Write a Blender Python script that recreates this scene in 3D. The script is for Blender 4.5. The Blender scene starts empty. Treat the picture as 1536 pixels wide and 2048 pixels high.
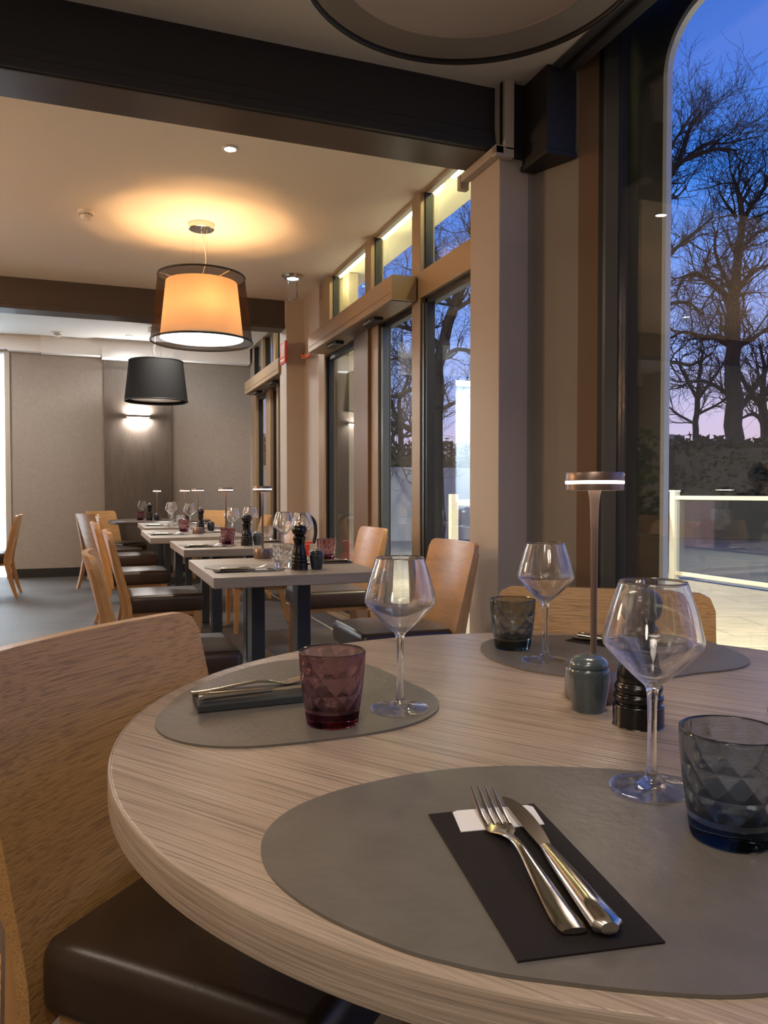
import bpy, bmesh, math, random
from mathutils import Vector, Matrix, Quaternion, noise
PI = math.pi
C = bpy.context.scene.collection
scn = bpy.context.scene

# ------------------------------------------------------------------ camera
YAW = math.radians(20.4506); PITCH = math.radians(-1.4413); CAM_H = 1.08
cam_d = bpy.data.cameras.new('camera'); cam = bpy.data.objects.new('camera', cam_d); C.objects.link(cam)
cam_d.sensor_fit = 'VERTICAL'; cam_d.sensor_height = 36.0; cam_d.lens = 36.0 * 1550.0 / 2048.0
cam_d.clip_start = 0.02; cam_d.clip_end = 400
cam.location = (0, 0, CAM_H); cam.rotation_euler = (PI / 2 + PITCH, 0, -YAW)
scn.camera = cam
scn.cycles.transparent_max_bounces = 24; scn.cycles.transmission_bounces = 16; scn.cycles.max_bounces = 16; scn.cycles.diffuse_bounces = 5

# ------------------------------------------------------------------ view
scn.view_settings.view_transform = 'Standard'; scn.view_settings.look = 'None'
scn.view_settings.gamma = 1.0; scn.view_settings.use_curve_mapping = False
scn.view_settings.exposure = 0.5

# ------------------------------------------------------------------ dusk sky
world = bpy.data.worlds.new('dusk_sky'); scn.world = world; world.use_nodes = True
nt = world.node_tree; nt.nodes.clear()
wo = nt.nodes.new('ShaderNodeOutputWorld'); bg = nt.nodes.new('ShaderNodeBackground')
tc = nt.nodes.new('ShaderNodeTexCoord'); sp = nt.nodes.new('ShaderNodeSeparateXYZ'); rp = nt.nodes.new('ShaderNodeValToRGB')
nz = nt.nodes.new('ShaderNodeTexNoise'); mp = nt.nodes.new('ShaderNodeMapping'); md = nt.nodes.new('ShaderNodeMath'); ma = nt.nodes.new('ShaderNodeMath')
mp.inputs['Scale'].default_value = (1.2, 1.2, 5.0); nz.inputs['Scale'].default_value = 1.6
nt.links.new(tc.outputs['Generated'], sp.inputs[0]); nt.links.new(tc.outputs['Generated'], mp.inputs[0]); nt.links.new(mp.outputs[0], nz.inputs[0])
md.operation = 'MULTIPLY_ADD'; md.inputs[1].default_value = 0.16; md.inputs[2].default_value = -0.08
nt.links.new(nz.outputs['Fac'], md.inputs[0]); ma.operation = 'ADD'
nt.links.new(md.outputs[0], ma.inputs[0]); nt.links.new(sp.outputs['Z'], ma.inputs[1]); nt.links.new(ma.outputs[0], rp.inputs[0])
cr = rp.color_ramp
stops = [(0.0, (0.52, 0.30, 0.33)), (0.07, (0.46, 0.36, 0.50)), (0.15, (0.25, 0.33, 0.68)), (0.26, (0.10, 0.22, 0.62)),
         (0.34, (0.035, 0.16, 0.58)), (0.46, (0.055, 0.13, 0.48)), (0.60, (0.022, 0.085, 0.35)), (1.0, (0.012, 0.05, 0.22))]
cr.elements[0].position = stops[0][0]; cr.elements[0].color = (*stops[0][1], 1)
cr.elements[1].position = stops[-1][0]; cr.elements[1].color = (*stops[-1][1], 1)
for p_, c_ in stops[1:-1]:
    e = cr.elements.new(p_); e.color = (*c_, 1)
nt.links.new(rp.outputs[0], bg.inputs[0]); bg.inputs[1].default_value = 1.45; nt.links.new(bg.outputs[0], wo.inputs[0])

# ------------------------------------------------------------------ room lamps (unseen stand-ins for fixtures, plus fill lights added to brighten)
def lamp_light(name, typ, loc, energy, col, rot=(0, 0, 0), **kw):
    d = bpy.data.lights.new(name, typ); d.energy = energy; d.color = col
    for k, v in kw.items(): setattr(d, k, v)
    o = bpy.data.objects.new(name, d); C.objects.link(o); o.location = loc; o.rotation_euler = rot
    return o
WARM = (1.0, 0.53, 0.20); NEUT = (1.0, 0.86, 0.72); COOL = (1.0, 0.96, 0.93)
lamp_light('ceiling_light_behind', 'AREA', (-0.9, -0.9, 3.02), 30, NEUT, size=1.0)
lamp_light('ceiling_light_left', 'AREA', (-2.3, 1.9, 3.02), 14, NEUT, size=0.6)
lamp_light('ceiling_light_over_table', 'AREA', (0.1, 0.2, 3.02), 9, NEUT, size=0.35)
lamp_light('ceiling_light_middle_left', 'AREA', (-1.9, 5.6, 3.02), 22, (1.0, 0.80, 0.6), size=0.4)
lamp_light('ceiling_light_far_left', 'AREA', (-1.6, 9.4, 3.02), 26, COOL, size=0.5)
lamp_light('ceiling_light_far_mid', 'AREA', (0.9, 9.0, 3.02), 34, COOL, size=0.5)
lamp_light('warm_fill_left', 'POINT', (-3.2, 5.0, 2.2), 150, (1.0, 0.60, 0.31), shadow_soft_size=.2)  # unseen point light added to warm the middle ceiling, not a hung pendant
lamp_light('ceiling_fill_behind', 'POINT', (-2.6, -1.6, 2.2), 22, NEUT, shadow_soft_size=.2)  # unseen fill added to lift the foreground ceiling
lamp_light('terrace_light_far', 'AREA', (2.9, 8.6, 3.25), 420, (1.0, 0.90, 0.68), (math.radians(42), math.radians(-28), 0), size=0.3)
lamp_light('terrace_flood', 'AREA', (2.95, 3.62, 3.3), 300, (1.0, 0.83, 0.50), (0, math.radians(-48), 0), size=0.5)

# ------------------------------------------------------------------ material helpers
def new_mat(name):
    m = bpy.data.materials.new(name); m.use_nodes = True
    n = m.node_tree.nodes; n.clear()
    out = n.new('ShaderNodeOutputMaterial'); return m, n, m.node_tree.links, out
def pbsdf(n, col=(0.5, 0.5, 0.5), rough=0.5, metal=0.0, **kw):
    b = n.new('ShaderNodeBsdfPrincipled'); b.inputs['Base Color'].default_value = (*col, 1)
    b.inputs['Roughness'].default_value = rough; b.inputs['Metallic'].default_value = metal
    for k, v in kw.items(): b.inputs[k.replace('_', ' ')].default_value = v
    return b
def plain(name, col, rough=0.5, metal=0.0, bump=0.0, bscale=60, mottle=0.0, mscale=6, **kw):
    m, n, l, out = new_mat(name); b = pbsdf(n, col, rough, metal, **kw); l.new(b.outputs[0], out.inputs[0])
    t = n.new('ShaderNodeTexCoord')
    if mottle:
        nz = n.new('ShaderNodeTexNoise'); nz.inputs['Scale'].default_value = mscale; nz.inputs['Detail'].default_value = 6
        l.new(t.outputs['Object'], nz.inputs[0])
        r = n.new('ShaderNodeValToRGB'); a = 1 - mottle; c = 1 + mottle
        r.color_ramp.elements[0].position = .3; r.color_ramp.elements[1].position = .7
        r.color_ramp.elements[0].color = (col[0]*a, col[1]*a, col[2]*a, 1); r.color_ramp.elements[1].color = (min(1, col[0]*c), min(1, col[1]*c), min(1, col[2]*c), 1)
        l.new(nz.outputs['Fac'], r.inputs[0]); l.new(r.outputs[0], b.inputs['Base Color'])
    if bump:
        n2 = n.new('ShaderNodeTexNoise'); n2.inputs['Scale'].default_value = bscale; n2.inputs['Detail'].default_value = 5
        l.new(t.outputs['Object'], n2.inputs[0]); bp = n.new('ShaderNodeBump'); bp.inputs['Strength'].default_value = bump; bp.inputs['Distance'].default_value = 0.002
        l.new(n2.outputs['Fac'], bp.inputs['Height']); l.new(bp.outputs[0], b.inputs['Normal'])
    return m
def wood(name, c1, c2, scale=(90, 3, 90), rough=0.4, bump=0.35, big=(6, 0.8, 6), dark=0.55, coat=0.0):
    """scale: noise frequency per local axis; the low one is the grain direction."""
    m, n, l, out = new_mat(name); b = pbsdf(n, c1, rough); l.new(b.outputs[0], out.inputs[0])
    b.inputs['Coat Weight'].default_value = coat; b.inputs['Coat Roughness'].default_value = 0.25
    t = n.new('ShaderNodeTexCoord')
    m1 = n.new('ShaderNodeMapping'); m1.inputs['Scale'].default_value = scale; l.new(t.outputs['Object'], m1.inputs[0])
    n1 = n.new('ShaderNodeTexNoise'); n1.inputs['Scale'].default_value = 1; n1.inputs['Detail'].default_value = 4; n1.inputs['Distortion'].default_value = .4; l.new(m1.outputs[0], n1.inputs[0])
    m2 = n.new('ShaderNodeMapping'); m2.inputs['Scale'].default_value = big; l.new(t.outputs['Object'], m2.inputs[0])
    n2 = n.new('ShaderNodeTexNoise'); n2.inputs['Scale'].default_value = 1; n2.inputs['Detail'].default_value = 3; n2.inputs['Distortion'].default_value = 1.2; l.new(m2.outputs[0], n2.inputs[0])
    r1 = n.new('ShaderNodeValToRGB'); r1.color_ramp.elements[0].position = .33; r1.color_ramp.elements[1].position = .52
    r1.color_ramp.elements[0].color = (dark, dark, dark, 1); r1.color_ramp.elements[1].color = (1, 1, 1, 1); l.new(n1.outputs['Fac'], r1.inputs[0])
    r2 = n.new('ShaderNodeValToRGB'); r2.color_ramp.elements[0].position = .3; r2.color_ramp.elements[1].position = .7
    r2.color_ramp.elements[0].color = (*c2, 1); r2.color_ramp.elements[1].color = (*c1, 1); l.new(n2.outputs['Fac'], r2.inputs[0])
    mx = n.new('ShaderNodeMixRGB'); mx.blend_type = 'MULTIPLY'; mx.inputs[0].default_value = 1; l.new(r2.outputs[0], mx.inputs[1]); l.new(r1.outputs[0], mx.inputs[2])
    l.new(mx.outputs[0], b.inputs['Base Color'])
    bp = n.new('ShaderNodeBump'); bp.inputs['Strength'].default_value = bump; bp.inputs['Distance'].default_value = 0.0015
    l.new(n1.outputs['Fac'], bp.inputs['Height']); l.new(bp.outputs[0], b.inputs['Normal'])
    return m
def clear_glass(name, col=(1, 1, 1), through=0.12):
    m, n, l, out = new_mat(name)
    g = n.new('ShaderNodeBsdfGlass'); g.inputs['IOR'].default_value = 1.5; g.inputs['Roughness'].default_value = 0.0; g.inputs['Color'].default_value = (*col, 1)
    tr = n.new('ShaderNodeBsdfTransparent'); tr.inputs[0].default_value = (*col, 1)
    mx = n.new('ShaderNodeMixShader'); mx.inputs[0].default_value = through; l.new(g.outputs[0], mx.inputs[1]); l.new(tr.outputs[0], mx.inputs[2]); l.new(mx.outputs[0], out.inputs[0])
    return m
def pane_glass(name, f0=0.11, tint=(0.93, 0.96, 0.96)):
    m, n, l, out = new_mat(name)
    geo = n.new('ShaderNodeNewGeometry'); dt = n.new('ShaderNodeVectorMath'); dt.operation = 'DOT_PRODUCT'
    l.new(geo.outputs['Normal'], dt.inputs[0]); l.new(geo.outputs['Incoming'], dt.inputs[1])
    def mth(op, a, b=None):
        k = n.new('ShaderNodeMath'); k.operation = op
        for i, v in enumerate((a, b)):
            if v is None: continue
            if isinstance(v, (int, float)): k.inputs[i].default_value = v
            else: l.new(v, k.inputs[i])
        return k.outputs[0]
    c = mth('ABSOLUTE', dt.outputs['Value']); q = mth('POWER', mth('SUBTRACT', 1.0, c), 5.0)
    f = mth('ADD', mth('MULTIPLY', q, 1 - f0), f0)
    tr = n.new('ShaderNodeBsdfTransparent'); tr.inputs[0].default_value = (*tint, 1)
    gl = n.new('ShaderNodeBsdfGlossy'); gl.inputs['Roughness'].default_value = 0.0
    mx = n.new('ShaderNodeMixShader'); l.new(f, mx.inputs[0]); l.new(tr.outputs[0], mx.inputs[1]); l.new(gl.outputs[0], mx.inputs[2]); l.new(mx.outputs[0], out.inputs[0])
    return m
def emit(name, col, s):
    m, n, l, out = new_mat(name); e = n.new('ShaderNodeEmission'); e.inputs[0].default_value = (*col, 1); e.inputs[1].default_value = s; l.new(e.outputs[0], out.inputs[0]); return m
def sheer(name, col, transp, translucent=0.5):
    m, n, l, out = new_mat(name)
    tr = n.new('ShaderNodeBsdfTransparent'); d = n.new('ShaderNodeBsdfDiffuse'); d.inputs[0].default_value = (*col, 1)
    tl = n.new('ShaderNodeBsdfTranslucent'); tl.inputs[0].default_value = (*col, 1)
    m1 = n.new('ShaderNodeMixShader'); m1.inputs[0].default_value = translucent; l.new(d.outputs[0], m1.inputs[1]); l.new(tl.outputs[0], m1.inputs[2])
    m2 = n.new('ShaderNodeMixShader'); m2.inputs[0].default_value = transp; l.new(m1.outputs[0], m2.inputs[1]); l.new(tr.outputs[0], m2.inputs[2])
    l.new(m2.outputs[0], out.inputs[0]); return m

def floor_mat(name, c1, c2, gap, bw, bh, rough, rotz=0.0, mortar=0.004, bump=.3):
    m, n, l, out = new_mat(name); b = pbsdf(n, c1, rough); l.new(b.outputs[0], out.inputs[0])
    t = n.new('ShaderNodeTexCoord'); mp = n.new('ShaderNodeMapping'); mp.inputs['Rotation'].default_value = (0, 0, rotz); l.new(t.outputs['Object'], mp.inputs[0])
    br = n.new('ShaderNodeTexBrick'); br.inputs['Scale'].default_value = 1; br.inputs['Brick Width'].default_value = bw; br.inputs['Row Height'].default_value = bh
    br.inputs['Mortar Size'].default_value = mortar; br.inputs['Color1'].default_value = (*c1, 1); br.inputs['Color2'].default_value = (*c2, 1); br.inputs['Mortar'].default_value = (*gap, 1)
    l.new(mp.outputs[0], br.inputs[0])
    m2 = n.new('ShaderNodeMapping'); m2.inputs['Scale'].default_value = (2.5, 26, 1); l.new(mp.outputs[0], m2.inputs[0])
    nz = n.new('ShaderNodeTexNoise'); nz.inputs['Scale'].default_value = 1; nz.inputs['Detail'].default_value = 6; l.new(m2.outputs[0], nz.inputs[0])
    rr = n.new('ShaderNodeValToRGB'); rr.color_ramp.elements[0].position = .3; rr.color_ramp.elements[1].position = .7
    rr.color_ramp.elements[0].color = (.72, .72, .72, 1); rr.color_ramp.elements[1].color = (1.15, 1.15, 1.15, 1); l.new(nz.outputs['Fac'], rr.inputs[0])
    mx = n.new('ShaderNodeMixRGB'); mx.blend_type = 'MULTIPLY'; mx.inputs[0].default_value = 1; l.new(br.outputs['Color'], mx.inputs[1]); l.new(rr.outputs[0], mx.inputs[2]); l.new(mx.outputs[0], b.inputs['Base Color'])
    bp = n.new('ShaderNodeBump'); bp.inputs['Strength'].default_value = bump; bp.inputs['Distance'].default_value = .003; l.new(nz.outputs['Fac'], bp.inputs['Height']); l.new(bp.outputs[0], b.inputs['Normal'])
    return m

M = dict(
    ceiling=plain('ceiling_paint', (0.74, 0.69, 0.62), 0.75, bump=.1, bscale=30),
    farceil=plain('far_ceiling_paint', (0.74, 0.73, 0.71), 0.75),
    wall=plain('taupe_wall_covering', (0.31, 0.27, 0.235), 0.7, bump=.5, bscale=160, mottle=.06, mscale=30),
    wall_grey=plain('grey_plaster', (0.30, 0.275, 0.25), 0.7, bump=.25, bscale=120),
    column=plain('column_paint', (0.46, 0.405, 0.36), 0.65, bump=.6, bscale=140),
    column_dark=plain('dark_grey_cladding', (0.23, 0.215, 0.20), 0.65, bump=.3, bscale=140),  # pier cladding, one even grey darker than the column paint
    beam=plain('black_beam_paint', (0.016, 0.016, 0.017), 0.5, bump=.1),
    soffit=plain('brown_soffit_panel', (0.075, 0.052, 0.036), 0.3, bump=.1, mottle=.1),
    beam2=plain('brown_beam_paint', (0.060, 0.045, 0.037), 0.5),
    frame=plain('champagne_aluminium', (0.33, 0.235, 0.145), 0.38, 0.25),
    frame_brown=plain('brown_aluminium', (0.20, 0.125, 0.075), 0.4, 0.2),
    frame_grey=plain('dark_grey_frame', (0.075, 0.078, 0.08), 0.4),
    gasket=plain('black_gasket', (0.012, 0.012, 0.013), 0.45),
    gasket_grey=plain('grey_gasket', (0.10, 0.12, 0.13), 0.3, 0.3),
    panelwood=wood('dark_panel_wood', (0.145, 0.115, 0.095), (0.11, 0.088, 0.072), (140, 140, 6), 0.4, .3, (5, 5, 1), .75),
    white=plain('white_plastic', (0.72, 0.70, 0.67), 0.4),
    duct=plain('beige_trunking', (0.47, 0.42, 0.36), 0.4),
    skirting=plain('black_skirting', (0.02, 0.02, 0.02), 0.35),
    cornice=plain('white_cornice', (0.80, 0.80, 0.80), 0.6),
    oak=wood('honey_oak', (0.56, 0.31, 0.125), (0.47, 0.245, 0.09), (200, 5, 130), 0.33, .2, (9, 1.2, 12), .82, coat=.25),
    oak_coarse=wood('open_grain_oak', (0.50, 0.285, 0.105), (0.42, 0.225, 0.078), (260, 7, 260), 0.42, .7, (9, 1.0, 14), .66),
    oak_leg=wood('honey_oak_post', (0.53, 0.29, 0.12), (0.45, 0.235, 0.09), (160, 160, 6), 0.35, .2, (8, 8, 1), .85, coat=.2),
    leather=plain('brown_leather', (0.042, 0.025, 0.016), 0.34, bump=.12, bscale=160, mottle=.12, Specular_IOR_Level=.6),
    ttop=wood('greyed_oak_laminate', (0.44, 0.35, 0.275), (0.36, 0.28, 0.215), (4, 260, 260), 0.27, 1.0, (1.2, 16, 16), .58),
    ttop_edge=wood('greyed_oak_edge', (0.40, 0.32, 0.25), (0.33, 0.26, 0.20), (7, 7, 300), 0.4, .6, (3, 3, 40), .72),
    ttop_sq=wood('grey_table_laminate', (0.34, 0.295, 0.245), (0.28, 0.24, 0.20), (4, 200, 200), 0.33, .3, (1, 12, 12), .82),
    tleg=plain('blue_grey_steel', (0.05, 0.058, 0.066), 0.4, .4),
    tbase=plain('brushed_steel', (0.35, 0.34, 0.33), 0.3, 1.0),
    mat=plain('grey_leather_mat', (0.125, 0.112, 0.098), 0.42, bump=.45, bscale=70, mottle=.10, mscale=18),
    mat_edge=plain('dark_mat_edge', (0.05, 0.045, 0.04), 0.5),
    napkin=plain('black_paper', (0.011, 0.008, 0.008), 0.68, Specular_IOR_Level=.3, bump=.2, bscale=300),
    napkin_grey=plain('dark_slate_paper', (0.03, 0.034, 0.037), 0.55, bump=.2, bscale=300),
    paper=plain('white_paper', (0.82, 0.83, 0.86), 0.6),
    steel=plain('cutlery_steel', (0.62, 0.58, 0.52), 0.17, 1.0, mottle=.08, mscale=60),
    lacquer=plain('black_lacquer', (0.004, 0.004, 0.004), 0.2),
    chrome=plain('polished_metal', (0.75, 0.72, 0.66), 0.12, 1.0),
    ceramic=plain('slate_blue_glaze', (0.062, 0.082, 0.092), 0.22, bump=.2, bscale=40, mottle=.15, mscale=20, Coat_Weight=.4),
    ceramic_dark=plain('dark_glaze', (0.025, 0.032, 0.042), 0.22, Coat_Weight=.4),
    lampmetal=plain('rose_brown_metal', (0.215, 0.155, 0.13), 0.35, .7),
    lampring=emit('lamp_diffuser', (1.0, 0.83, 0.68), 9.0),
    glass=clear_glass('clear_crystal'), glass_foot=clear_glass('clear_crystal_foot', (1, 1, 1), .42),
    purple=clear_glass('purple_glass', (.84, .72, .745), .12),
    smoke=clear_glass('smoked_glass', (.74, .775, .79), .12),
    purple_base=clear_glass('purple_glass_thick', (.30, .14, .18), .05), smoke_base=clear_glass('smoked_glass_thick', (.18, .22, .26), .05),
    pane=pane_glass('window_glass'),
    black=plain('matt_black', (0.01, 0.01, 0.01), 0.5),
    organza=sheer('black_organza', (0.045, 0.03, 0.022), 0.40, .4),
    inner_shade=sheer('cream_shade', (0.44, 0.29, 0.185), 0.0, .5),
    diffuser=sheer('opal_diffuser', (0.9, 0.86, 0.8), 0.0, .6),
    liner=plain('shade_liner', (0.30, 0.27, 0.24), 0.7),
    orange=plain('orange_cable', (0.8, 0.16, 0.02), 0.5),
    red=plain('red_enamel', (0.55, 0.03, 0.02), 0.3),
    rail=plain('cream_powder_coat', (0.85, 0.82, 0.68), 0.4),
    skin=plain('skin', (0.42, 0.22, 0.15), 0.5), shirt=plain('dark_jacket', (0.03, 0.018, 0.022), 0.8), hair=plain('black_hair', (0.006, 0.005, 0.005), 0.6),
    bark=plain('bark', (0.020, 0.016, 0.013), 0.9, bump=.4, bscale=12),
    leaves=plain('dark_leaves', (0.008, 0.011, 0.006), 0.7),
    leaves2=plain('olive_leaves', (0.06, 0.07, 0.03), 0.7, mottle=.3, mscale=5),
    render=plain('grey_render', (0.40, 0.42, 0.45), 0.8, mottle=.05, mscale=3),
    asphalt=plain('asphalt', (0.16, 0.16, 0.165), 0.85, mottle=.2, mscale=2, bump=.3),
    dusky=plain('dark_awning_sheet', (0.030, 0.033, 0.034), 0.5),
    paleedge=plain('pale_edge_strip', (0.62, 0.66, 0.64), 0.4),
    lit_white=plain('lobby_white', (0.80, 0.86, 0.90), 0.6),
    canopy=plain('canopy_soffit', (0.62, 0.60, 0.55), 0.6),
    terracotta=plain('planter_clay', (0.10, 0.07, 0.06), 0.7),
)
M['floor'] = floor_mat('dark_plank_tile', (0.070, 0.058, 0.049), (0.048, 0.041, 0.036), (0.02, 0.017, 0.014), 1.2, 0.2, 0.55)
M['paving'] = floor_mat('terrace_paving', (0.60, 0.55, 0.45), (0.56, 0.52, 0.43), (0.30, 0.27, 0.22), 0.9, 0.45, 0.7, rotz=0.35, mortar=.006)

# ------------------------------------------------------------------ mesh helpers
def obj(name, bm, m, parent=None, smooth=None, loc=None):
    me = bpy.data.meshes.new(name)
    bmesh.ops.recalc_face_normals(bm, faces=bm.faces[:]) if smooth != 'keep' else None
    bm.to_mesh(me); bm.free()
    mats = m if isinstance(m, (list, tuple)) else [m]
    for k in mats: me.materials.append(k)
    if smooth is True: me.polygons.foreach_set('use_smooth', [True] * len(me.polygons))
    elif smooth == 'auto':
        me.polygons.foreach_set('use_smooth', [True] * len(me.polygons))
        try: me.set_sharp_from_angle(angle=math.radians(38))
        except Exception: pass
    o = bpy.data.objects.new(name, me); C.objects.link(o)
    if parent: o.parent = parent
    if loc: o.location = loc
    return o
def thing(name, label, cat, loc=(0, 0, 0), rotz=0, group=None):
    o = bpy.data.objects.new(name, None); C.objects.link(o); o.empty_display_size = .05
    o.location = loc; o.rotation_euler = (0, 0, rotz); o['label'] = label; o['category'] = cat
    if group: o['group'] = group
    return o
def tag(o, label, cat, group=None, kind=None):
    o['label'] = label; o['category'] = cat
    if group: o['group'] = group
    if kind: o['kind'] = kind
    return o
def struct(name, bm, m, parent=None, label=None, cat=None, smooth=None):
    o = obj(name, bm, m, parent, smooth)
    if not parent: o['kind'] = 'structure'
    if label: o['label'] = label
    if cat: o['category'] = cat
    return o
def dup(root, loc, rotz=None, label=None, group=None, scale=None):
    r = root.copy(); C.objects.link(r); r.location = loc
    if rotz is not None: r.rotation_euler = (0, 0, rotz)
    if label: r['label'] = label
    if group: r['group'] = group
    for ch in list(root.children):
        c = ch.copy(); C.objects.link(c); c.parent = r
        for g in list(ch.children):
            d = g.copy(); C.objects.link(d); d.parent = c
    return r
def bx(bm, x0, x1, y0, y1, z0, z1, bev=0.0, seg=2):
    r = bmesh.ops.create_cube(bm, size=1.0, matrix=Matrix.Translation(((x0+x1)/2, (y0+y1)/2, (z0+z1)/2)) @ Matrix.Diagonal((abs(x1-x0), abs(y1-y0), abs(z1-z0), 1)))
    if bev:
        es = {e for v in r['verts'] for e in v.link_edges}
        bmesh.ops.bevel(bm, geom=list(es), offset=bev, segments=seg, profile=.5, affect='EDGES')
    return bm
def B(*a, **k): return bx(bmesh.new(), *a, **k)
def ring(bm, r, z, n, cx=0, cy=0, ph=0): return [bm.verts.new((cx + r*math.cos(ph+2*PI*i/n), cy + r*math.sin(ph+2*PI*i/n), z)) for i in range(n)]
def lathe(bm, prof, n=48, closed=False, cx=0, cy=0, cz=0):
    """prof: (r, z) list; r=0 makes a pole."""
    rings = []
    for r, z in prof:
        rings.append([bm.verts.new((cx, cy, cz+z))] if r < 1e-6 else ring(bm, r, cz+z, n, cx, cy))
    pairs = list(zip(rings, rings[1:]))
    if closed: pairs.append((rings[-1], rings[0]))
    for a, b in pairs:
        for i in range(n):
            j = (i+1) % n
            if len(a) == 1 and len(b) == 1: break
            if len(a) == 1: bm.faces.new((a[0], b[j], b[i]))
            elif len(b) == 1: bm.faces.new((a[i], a[j], b[0]))
            else: bm.faces.new((a[i], a[j], b[j], b[i]))
    return bm
def L(prof, n=48, **k): return lathe(bmesh.new(), prof, n, **k)
def spline(pts, sub=6):
    """Catmull-Rom through pts (tuples of any dim)."""
    out = []
    P = [pts[0]] + list(pts) + [pts[-1]]
    for i in range(1, len(P)-2):
        for s in range(sub):
            t = s/sub
            out.append(tuple(.5*((2*b)+(-a+c)*t+(2*a-5*b+4*c-d)*t*t+(-a+3*b-3*c+d)*t**3) for a, b, c, d in zip(P[i-1], P[i], P[i+1], P[i+2])))
    out.append(tuple(pts[-1])); return out
def tube(bm, pts, rad, n=10, cap=True, flat=1.0):
    pts = [Vector(p) for p in pts]; k = len(pts)
    rads = rad if isinstance(rad, (list, tuple)) else [rad]*k
    rings = []; up = Vector((0, 0, 1)); prev = None
    for i, p in enumerate(pts):
        t = (pts[min(i+1, k-1)] - pts[max(i-1, 0)]).normalized()
        if prev is None:
            a = t.cross(up)
            if a.length < 1e-3: a = t.cross(Vector((0, 1, 0)))
            a.normalize()
        else:
            a = (prev - t*prev.dot(t)).normalized()
        prev = a; b = t.cross(a)
        rings.append([bm.verts.new(p + (a*math.cos(2*PI*j/n) + b*math.sin(2*PI*j/n)*flat)*rads[i]) for j in range(n)])
    for r0, r1 in zip(rings, rings[1:]):
        for j in range(n): bm.faces.new((r0[j], r0[(j+1) % n], r1[(j+1) % n], r1[j]))
    if cap: bm.faces.new(rings[0][::-1]); bm.faces.new(rings[-1])
    return bm
def prism(bm, outline, z0, z1, bev=0.0, axis='z'):
    """outline: 2D points; extruded along axis (z: xy, x: yz, y: xz)."""
    f = {'z': lambda a, b, h: (a, b, h), 'x': lambda a, b, h: (h, a, b), 'y': lambda a, b, h: (a, h, b)}[axis]
    lo = [bm.verts.new(f(a, b, z0)) for a, b in outline]; hi = [bm.verts.new(f(a, b, z1)) for a, b in outline]
    k = len(outline); fl = bm.faces.new(lo[::-1]); fh = bm.faces.new(hi)
    for i in range(k): bm.faces.new((lo[i], lo[(i+1) % k], hi[(i+1) % k], hi[i]))
    if bev: bmesh.ops.bevel(bm, geom=list(fl.edges) + list(fh.edges), offset=bev, segments=2, profile=.5, affect='EDGES')
    return bm

# ================================================================== SETTING
WX = 2.03                                       # inner face of the window wall
struct('floor', B(-4.2, 2.05, -3.0, 10.95, -0.1, 0), M['floor'])
struct('ceiling', B(-4.2, 2.1, -3.0, 11.0, 3.05, 3.2), M['ceiling'], label='pale plaster ceiling of the dining room', cat='ceiling')
# beams across the room
bm = B(-4.2, WX, 3.40, 3.64, 2.77, 3.05); bx(bm, -4.2, 1.84, 3.385, 3.42, 2.742, 2.835, .006); bx(bm, -4.2, 1.84, 3.375, 3.42, 2.742, 2.785, .005)
o = struct('trim_1', bm, M['beam'], label='black boxed ceiling beam over the front tables', cat='beam')
struct('beam_soffit', B(-4.2, 1.84, 3.40, 3.64, 2.737, 2.77, .003), M['soffit'], o)
bm = B(-4.2, WX, 7.87, 8.08, 2.79, 3.05); bx(bm, -4.2, WX, 7.85, 8.10, 2.762, 2.80, .006); bx(bm, -4.2, WX, 7.86, 8.09, 2.80, 2.825, .004)
o = struct('trim_2', bm, M['beam2'], label='dark brown ceiling beam before the far room', cat='beam')
# far wall with a lit doorway at its left end
FY = 10.75
bm = bmesh.new(); bx(bm, -1.045, 2.1, FY, FY+.2, 0, 3.05); bx(bm, -4.2, -1.045, FY, FY+.2, 2.825, 3.05); bx(bm, -4.2, -2.25, FY, FY+.2, 0, 2.825)
struct('wall_back', bm, M['wall'])
struct('trim_3', B(0.119, 0.969, FY-.035, FY, 0, 2.80, .004), M['panelwood'], label='dark wood wall panel behind the wall light', cat='panel')
bm = B(-0.62, 2.0, FY-.16, FY, 2.83, 3.05); bx(bm, -4.2, -0.62, FY-.10, FY, 2.86, 3.05); bx(bm, .10, .99, FY-.22, FY, 2.80, 2.92); bx(bm, -1.0, -.15, FY-.12, FY-.0, 2.84, 2.87)
struct('trim_4', bm, M['cornice'], label='white stepped cornice at the far wall', cat='cornice')
struct('ceiling_far', B(-4.2, 2.0, 8.09, FY, 3.035, 3.05), M['farceil'])
struct('baseboard_back', B(-1.03, 2.0, FY-.015, FY, 0, 0.115, .003), M['skirting'])
struct('baseboard_panel', B(.115, .973, FY-.05, FY-.035, 0, 0.115, .003), M['skirting'])
# lobby beyond the doorway
bm = bmesh.new(); bx(bm, -2.9, -0.9, 12.4, 12.5, 0, 3.0); bx(bm, -0.95, -0.9, FY+.2, 12.4, 0, 3.0); bx(bm, -2.9, -2.85, FY+.2, 12.4, 0, 3.0); bx(bm, -2.9, -.9, FY+.2, 12.5, 2.95, 3.0); bx(bm, -2.9, -.9, FY+.2, 12.5, -.05, 0)
struct('wall_lobby', bm, M['lit_white'])
lamp_light('lobby_ceiling_light', 'AREA', (-1.75, 11.6, 2.93), 105, (0.86, 0.94, 1.0), size=1.2)
bm = B(-1.045, -1.0, FY-.03, FY+.02, 0, 2.83, .003); bx(bm, -1.00, -.985, FY-.045, FY, 0, 2.83, .003)
struct('door_frame_back', bm, M['duct'])
# left and rear walls
struct('wall_left', B(-4.2, -4.05, -3.0, FY, 0, 3.05), M['wall'])
struct('wall_front', B(-4.2, 2.1, -3.1, -3.0, 0, 3.05), M['wall_grey'])
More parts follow.
